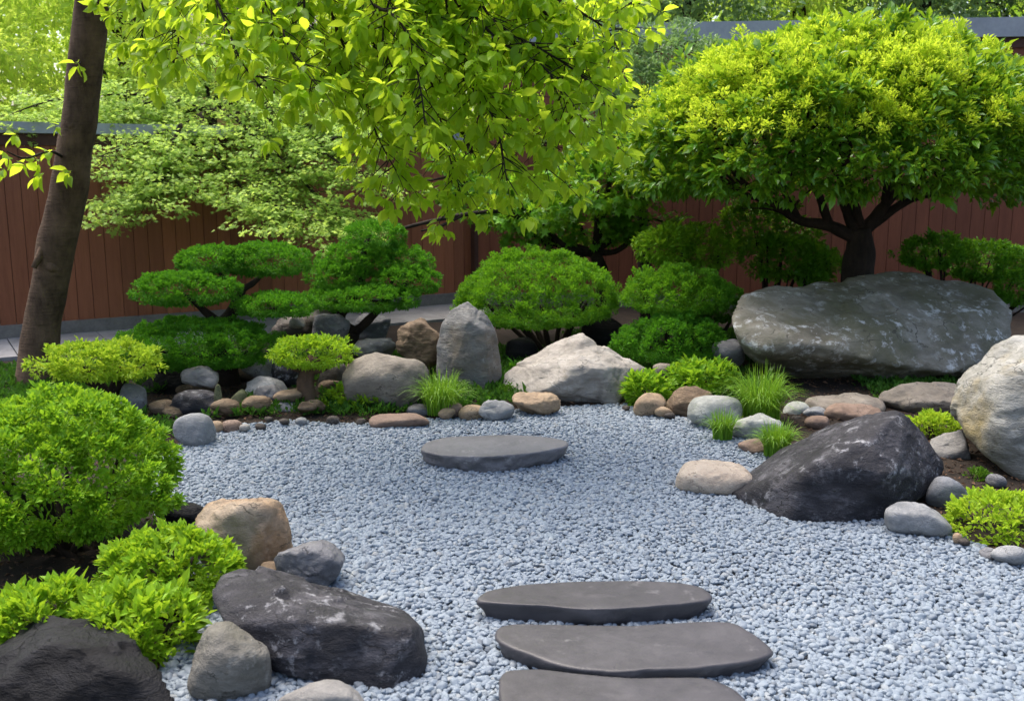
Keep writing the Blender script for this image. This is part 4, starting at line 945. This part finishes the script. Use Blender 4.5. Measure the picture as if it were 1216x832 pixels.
# ------------------------------------------------------------------ airy and broad leaved trees
def clump_crown(pads_, tmpl, L, wr, per, lr, seed, droop=0.0, cover=1.0):
    """pads_: (centre, rx, ry, rz) flat clouds filled with shoots"""
    lf = Leaf()
    for k, (c, rx, ry, rz) in enumerate(pads_):
        C, Nn = dome(c, rx, ry, rz, rz*.6, lr, seed+k, .3, 2.2, cover=cover, inner=.5)
        Nn = unit(Nn+np.array([0, 0, -droop])+np.random.default_rng(seed+k).normal(0, .25, Nn.shape)); V, T = tufts(C, Nn, lr, per, L, wr, tmpl, -droop*.5, 1.1, seed+k); lf.add(V, T)
    return lf
def pxpad(x0, y0, x1, y1, Y, depth=.7):
    s = scl(Y); c = P((x0+x1)/2, (y0+y1)/2, Y); return (c, (x1-x0)*s/2, (x1-x0)*s/2*depth, (y1-y0)*s/2)

# the big domed tree on the boulder
Yt = 8.35; b = ground_at(1020, Yt); rt = root('domed_tree', b, 'wide domed broadleaf tree with several dark limbs above the giant boulder', 'tree')
s = scl(Yt); cx, cz = P(1002, 200, Yt)[0], P(1002, 205, Yt)[2]
rx, ry, rz = 226*s, 1.3, (205-30)*s*.79
wd = Wood(); ft = P(1021, 272, Yt)
wd.tube([b, P(1018, 325, Yt), P(1022, 295, Yt), ft], .135, .10, 16, 20, .15, 1, flare=.25)
ends = []
rb = random.Random(5)
for (pp, r0) in [([(1020, 285), (985, 268), (950, 262), (915, 240), (886, 232), (858, 215)], .06), ([(1015, 275), (1003, 240), (1000, 205), (1010, 170), (1005, 130)], .05), ([(1022, 270), (1014, 235), (1008, 195), (985, 150)], .04),
                 ([(1025, 275), (1050, 245), (1068, 225), (1105, 200), (1130, 160)], .055), ([(1030, 272), (1075, 240), (1120, 225), (1165, 200), (1200, 180)], .04), ([(950, 262), (930, 225), (920, 190), (900, 150)], .028), ([(985, 268), (970, 225), (955, 185), (960, 140)], .04),
                 ([(915, 240), (880, 215), (865, 195), (845, 180)], .03), ([(1050, 245), (1056, 205), (1070, 160), (1060, 110)], .035)]:
    n = len(pp); dy = rb.uniform(-.55, .35); C = wd.tube([P(x, y, Yt+dy*(k/(n-1))**1.3) for k, (x, y) in enumerate(pp)], r0, .012, 9, 6*n, .15, n)
    ends.append(C)
    for q in range(7):
        p = C[rb.randrange(len(C)//3, len(C))]; dv = np.array([rb.uniform(-1, 1), rb.uniform(-1, 1), rb.uniform(.1, .8)]); dv = dv/np.linalg.norm(dv)*rb.uniform(.25, .6); wd.tube([p, p+dv*.5+np.array([0, 0, .03]), p+dv], .014, .004, 5, 7, .1)
wd.build('trunk', M['barkdark'], b, rt)
lf1 = Leaf()
C, Nn = dome((cx, Yt, cz), rx, ry, rz, .30, .075, 200, .10, 2.6, zmin=-.42, cover=1.75)
C = C+np.random.default_rng(3).normal(0, .03, C.shape)
V, T = tufts(C, Nn, .085, 26, .06, .5, MID, .1, 1.0, 201); lf1.add(V, T)
C2, N2 = dome((cx, Yt, cz+.02), rx*.86, ry*.86, rz*.84, .14, .09, 202, .12, 2.6, zmin=-.1, cover=1.0)
V, T = tufts(C2, N2, .1, 22, .06, .5, MID, .1, 1.1, 203); lf1.add(V, T)
dcrown = lf1.build('crown', M['broad'], b, rt)
lf2 = Leaf()     # small young leaves over the crown's top, backlit glow put into their yellow
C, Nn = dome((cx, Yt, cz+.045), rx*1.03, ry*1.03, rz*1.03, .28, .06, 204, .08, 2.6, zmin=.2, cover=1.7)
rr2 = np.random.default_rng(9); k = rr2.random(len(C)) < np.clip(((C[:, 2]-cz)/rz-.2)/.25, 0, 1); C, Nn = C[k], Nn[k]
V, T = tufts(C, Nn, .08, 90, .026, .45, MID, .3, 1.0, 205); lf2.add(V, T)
lf2.build('backlit_young_foliage', M['backlit_newleaf'], b, dcrown)

# mid tree behind the domed shrub
Ym = 9.5; b = ground_at(712, Ym); rt = root('layered_maple', b, 'mid green layered maple with dark forked trunk behind the domed shrub', 'tree')
pads_ = [pxpad(660, 150, 800, 205, 9.7), pxpad(560, 215, 700, 285, 9.2), pxpad(630, 195, 790, 262, 9.3), pxpad(720, 225, 815, 300, 9.6), pxpad(590, 245, 660, 300, 9.4), pxpad(500, 190, 600, 240, 9.6), pxpad(735, 170, 830, 235, 9.8), pxpad(530, 215, 640, 265, 9.7), pxpad(640, 240, 740, 300, 9.6)]
wd = Wood(); f0 = P(706, 300, Ym); wd.tube([b, P(716, 330, Ym), f0], .09, .06, 10, 12, .2, 1, flare=.3)
for q, (c, rx_, ry_, rz_) in enumerate(pads_): wd.tube([f0, (f0+c)/2+np.array([0, 0, -.12]), c, c+np.array([(c[0]-f0[0])*.3, -.05, .0])], .036, .006, 7, 16, .2, q)
wd.tube([P(650, 275, 9.4), P(600, 252, 9.1), P(550, 255, 8.8), P(515, 262, 8.6), P(490, 268, 8.5), P(468, 274, 8.45)], .026, .012, 8, 20, .2, 3)
wd.tube([P(550, 255, 8.8), P(520, 270, 8.6), P(500, 274, 8.55)], .016, .008, 7, 8, .2, 3)
wd.build('trunk', M['barkdark'], b, rt)
lf = clump_crown(pads_, MAPLE, .055, .85, 22, .10, 300, .25, 1.0); lf.build('crown', M['midtree'], b, rt)

# airy maple behind the low fence, branches over it
def over_fence(px): return np.interp(px, [-160, 566], [fa[1], fb[1]])
Yv = 10.9; b = ground_at(255, Yv); rt = root('weeping_maple', b, 'pale silvery green weeping maple trailing over the low fence', 'tree')
wd = Wood(); hd = P(250, 130, Yv); wd.tube([b, P(262, 280, Yv), hd], .10, .06, 10, 14, .2, 2)
lf = Leaf(); rnd = np.random.default_rng(41)
SP = [([(250, 130), (215, 148), (170, 166), (118, 186)], 10.6, 9.2), ([(252, 132), (300, 150), (345, 200), (400, 255), (425, 275)], 10.6, 8.9), ([(252, 130), (330, 145), (390, 185), (440, 215)], 10.6, 9.1), ([(215, 148), (195, 190), (165, 225), (138, 250)], 9.9, 8.9),
      ([(252, 135), (262, 190), (300, 232), (345, 252), (378, 262)], 10.6, 8.8), ([(240, 135), (235, 175), (200, 205), (180, 235)], 10.4, 9.1), ([(280, 140), (320, 185), (330, 225), (310, 245)], 10.2, 9.2), ([(300, 120), (370, 150), (420, 160), (450, 165)], 10.4, 9.4),
      ([(250, 130), (200, 120), (150, 130), (120, 150)], 10.8, 10.0), ([(250, 130), (160, 112), (70, 118), (5, 138)], 10.8, 9.5), ([(250, 128), (150, 140), (90, 150), (30, 152)], 10.7, 9.6), ([(252, 130), (290, 120), (350, 130), (400, 160)], 10.8, 9.7), ([(255, 125), (320, 110), (380, 120), (430, 140)], 10.8, 10.0), ([(250, 130), (240, 90), (200, 60), (160, 60)], 11.0, 11.0), ([(255, 120), (280, 80), (330, 60), (380, 70)], 11.0, 11.0)]
for (pp, ya, yb) in SP:
    n = len(pp); pts = [P(x, y, ya+(yb-ya)*k/(n-1)) for k, (x, y) in enumerate(pp)]; C = wd.tube(pts, .024, .004, 7, 9*n, .15, n)
    for k in range(int(len(C)*.18), len(C)):
        for q in range(5):
            o_ = rnd.normal(0, 1, 3)*np.array([.22, .22, .075]); p = C[k]+o_+np.array([0, 0, -.05]); 
            if rnd.random() < .25: wd.tube([C[k], (C[k]+p)/2+np.array([0, 0, .02]), p], .004, .002, 4, 4, 0)
            nl = 18; dv = np.column_stack([rnd.normal(0, 1, nl), rnd.normal(0, 1, nl), rnd.normal(-.35, .3, nl)])+o_*2
            V, T = leaves(p+rnd.normal(0, .05, (nl, 3))*np.array([1, 1, .4]), dv, np.array([0, 0, 1.])+rnd.normal(0, .45, (nl, 3)), .042*np.exp(rnd.normal(0, .2, nl)), .85, MAPLE); lf.add(V, T)
wd.build('trunk', M['barkdark'], b, rt); lf.build('crown', M['maple'], b, rt)

# pale tree before the tall fence
Yp = 10.3; b = ground_at(770, Yp); rt = root('pale_tree', b, 'pale grey green feathery tree before the grey coping of the tall fence', 'tree')
pads_ = [pxpad(735, 38, 850, 100, 10.3), pxpad(690, 70, 800, 130, 10.2), pxpad(740, 95, 835, 150, 10.1), pxpad(800, 55, 870, 95, 10.4), pxpad(690, 120, 780, 175, 10.2), pxpad(680, 20, 740, 70, 10.5)]
wd = Wood(); f0 = P(770, 160, Yp); wd.tube([b, P(762, 250, Yp), f0], .08, .05, 9, 12, .2, 1)
for q, (c, *_r) in enumerate(pads_): wd.tube([f0, (f0+c)/2, c], .03, .006, 6, 10, .2, q)
wd.build('trunk', M['barkdark'], b, rt); clump_crown(pads_, MID, .045, .45, 24, .085, 320, .1, 1.0).build('crown', M['pale'], b, rt)

# ------------------------------------------------------------------ beyond the fences
def far_tree(px, Y, py_top, py_bot, hw, label, mat, seed, L=.075, per=26, lr=.25):
    b = ground_at(px, Y); rt = root('background_tree', b, label, 'tree', 'trees beyond the fences'); rnd = random.Random(seed); s = scl(Y); wd = Wood(); pads_ = []
    zt = P(px, py_top, Y)[2]; zb = max(P(px, py_bot, Y)[2], .8); f0 = b+np.array([0, 0, (zb-b[2])*.75]); wd.tube([b, (b+f0)/2+np.array([.06, 0, 0]), f0], .13, .09, 9, 10, .2, seed)
    nlev = 7
    for k in range(nlev):
        t = (k+.5)/nlev; z = zb+(zt-zb)*t; rr_ = hw*s*(.55+.5*math.sin(math.pi*min(1, t*.9+.1)))*(.9 if t < .8 else .6); a = rnd.uniform(0, 6.28)
        for q in range(2):
            a2 = a+q*3.1; c = np.array([b[0]+math.cos(a2)*rr_*.5, Y+math.sin(a2)*rr_*.45, z+rnd.uniform(-.15, .15)]); pads_.append((c, rr_*.62, rr_*.55, (zt-zb)/nlev*.75)); wd.tube([f0 if t < .4 else b*.0+np.array([b[0], Y, z-.5]), (f0+c)/2*.0+c*.5+np.array([b[0], Y, z-.4])*.5, c], .035, .008, 6, 8, .2, q)
    wd.tube([f0, np.array([b[0]+.05, Y, (f0[2]+zt)/2]), np.array([b[0], Y, zt-.2])], .09, .02, 8, 10, .15, 2)
    wd.build('trunk', M['barkdark'], b, rt); clump_crown(pads_, MID, L, .5, per, lr, seed, .15, .9).build('crown', mat, b, rt)
FT = [(-40, 12.5, -150, 150, 190, 'fine leaved pale maple beyond the low fence left of the leaning trunk', 'far', 401), (165, 13.5, -160, 140, 180, 'pale yellow green tree beyond the low fence right of the leaning trunk', 'far', 402),
      (330, 17.0, -140, 90, 120, 'soft green tree beyond the fence behind the tan house end', 'far', 403), (480, 14.0, -120, 190, 170, 'bright green tree beyond the fence behind the hanging canopy', 'far', 404), (640, 15.0, -140, 180, 150, 'light green tree beyond the fence corner', 'far', 405),
      (800, 14.5, -120, 60, 150, 'pale bushy tree above the coping left of the domed tree', 'pale', 406), (930, 15.5, -120, 60, 130, 'mid green tree above the coping behind the domed tree', 'far', 407), (1065, 14.8, -120, 60, 130, 'green tree with a bare stem above the coping', 'pale', 408), (1200, 15.5, -130, 60, 150, 'dark tree above the right end of the coping', 'fardark', 409)]
for (px, Y, a, c_, hw, lab, mt, sd) in FT: far_tree(px, Y, a, c_, hw, lab, M[mt], sd)
# woods as one mass on the rising ground behind
rnd = np.random.default_rng(8); n = 5200
xx = rnd.uniform(-24, 24, n); yy = rnd.uniform(20, 27, n); zz = rnd.random(n)*(6.5+2.0*vn(np.stack([xx*.3, yy*.3, xx*0], 1), 3))+.2
V, T = tufts(np.stack([xx, yy, zz+hgt(xx, yy)], 1), unit(rnd.normal(size=(n, 3))+np.array([0, -.4, .6])), .55, 12, .28, .5, MID, 0, 1.1, 9)
o = wmesh('woods', V, T, M['far']); tag(o, 'blurred green woods far behind both fences', 'woods', kind='stuff')
# tan house end beyond the low fence
M['render'] = plain('tan_render', (.42, .24, .10), (.52, .31, .14), .85, 2, .2); M['tile'] = plain('roof_tile', (.09, .08, .08), (.15, .13, .13), .7, 4, .4); M['glass'] = plain('dark_glass', (.02, .02, .022), (.03, .03, .035), .15, 2, .0, 0, .6)
hb = P(350, 300, 18.5); rt = root('garden_house', (hb[0], 18.5, Hs(hb[0], 18.5)), 'small tan rendered house beyond the low fence under a dark roof', 'house')
zg = Hs(hb[0], 18.5); z1 = P(350, 62, 18.5)[2]
V, T = boxes([((hb[0]-1.7, 18.5, zg-.2), (3.4, 0, 0), (0, 3, 0), (0, 0, z1-zg+.2))]); wmesh('wall', V, T, M['render'], rt.location, rt)
wx, wz = P(322, 130, 18.5)[0], P(322, 150, 18.5)[2]
V, T = boxes([((wx-.35, 18.46, wz), (.7, 0, 0), (0, .05, 0), (0, 0, .5))]); wmesh('window', V, T, M['glass'], rt.location, rt)
V = np.array([(hb[0]-2.1, 18.0, z1-.05), (hb[0]+2.1, 18.0, z1-.05), (hb[0]+2.1, 22, z1-.05), (hb[0]-2.1, 22, z1-.05), (hb[0]-2.1, 20, z1+1.1), (hb[0]+2.1, 20, z1+1.1)])
wmesh('roof', V, np.array([(0, 1, 5), (0, 5, 4), (2, 3, 4), (2, 4, 5), (0, 4, 3), (1, 2, 5), (0, 3, 2), (0, 2, 1)]), M['tile'], rt.location, rt)

# ------------------------------------------------------------------ bark mulch and low ground cover in the beds
def scatter(n, lo, hi, seed, cond):
    r_ = np.random.default_rng(seed); x = r_.uniform(lo[0], hi[0], n); y = r_.uniform(lo[1], hi[1], n); d_ = sdist(x, y); k = cond(x, y, d_) ; x, y = x[k], y[k]; return np.stack([x, y, hgt(x, y)], 1), r_
Pm, r_ = scatter(60000, (-5, 2.2), (5, 9.5), 3, lambda x, y, d_: (d_ > .02) & (np.abs(x) < y*.6+.4) & (d_ < 2.2))
dv = r_.normal(size=Pm.shape)*np.array([1, 1, .25]); V, T = leaves(Pm+np.array([0, 0, .006]), dv, np.array([0, 0, 1.])+r_.normal(0, .5, Pm.shape), .022*np.exp(r_.normal(0, .35, len(Pm))), .4, TINY)
M['mulch'] = plain('bark_mulch', (.06, .032, .018), (.13, .075, .045), .9, 8, .3, .9)
o = wmesh('mulch', V, T, M['mulch']); tag(o, 'brown bark mulch scattered over the planting beds', 'mulch', kind='stuff')
Pm, r_ = scatter(15000, (-4.5, 5.5), (4.6, 9.6), 5, lambda x, y, d_: (d_ > .12) & (vn(np.stack([x*1.4, y*1.4, x*0], 1), 4) > -.1-.5*(x < .6)+.35*((x > 1.6) & (y < 6.6))+.5*((x < -1.1) & (x > -2.7) & (d_ < .95))) & (y-.22*x < 8.6+.2*(x > .5)*4))
V, T = tufts(Pm+np.array([0, 0, .01]), np.tile(np.array([[0, 0, 1.]]), (len(Pm), 1)), .04, 12, .03, .45, TINY, .3, 1.1, 6)
M['cover'] = leafmat('cover_leaf', (.022, .08, .01), (.06, .16, .014), (.09, .24, .02), .3, .6, .2)
o = wmesh('ground_cover', V, T, M['cover']); tag(o, 'low dark green ground cover between the rocks and shrubs', 'ground cover', kind='stuff')
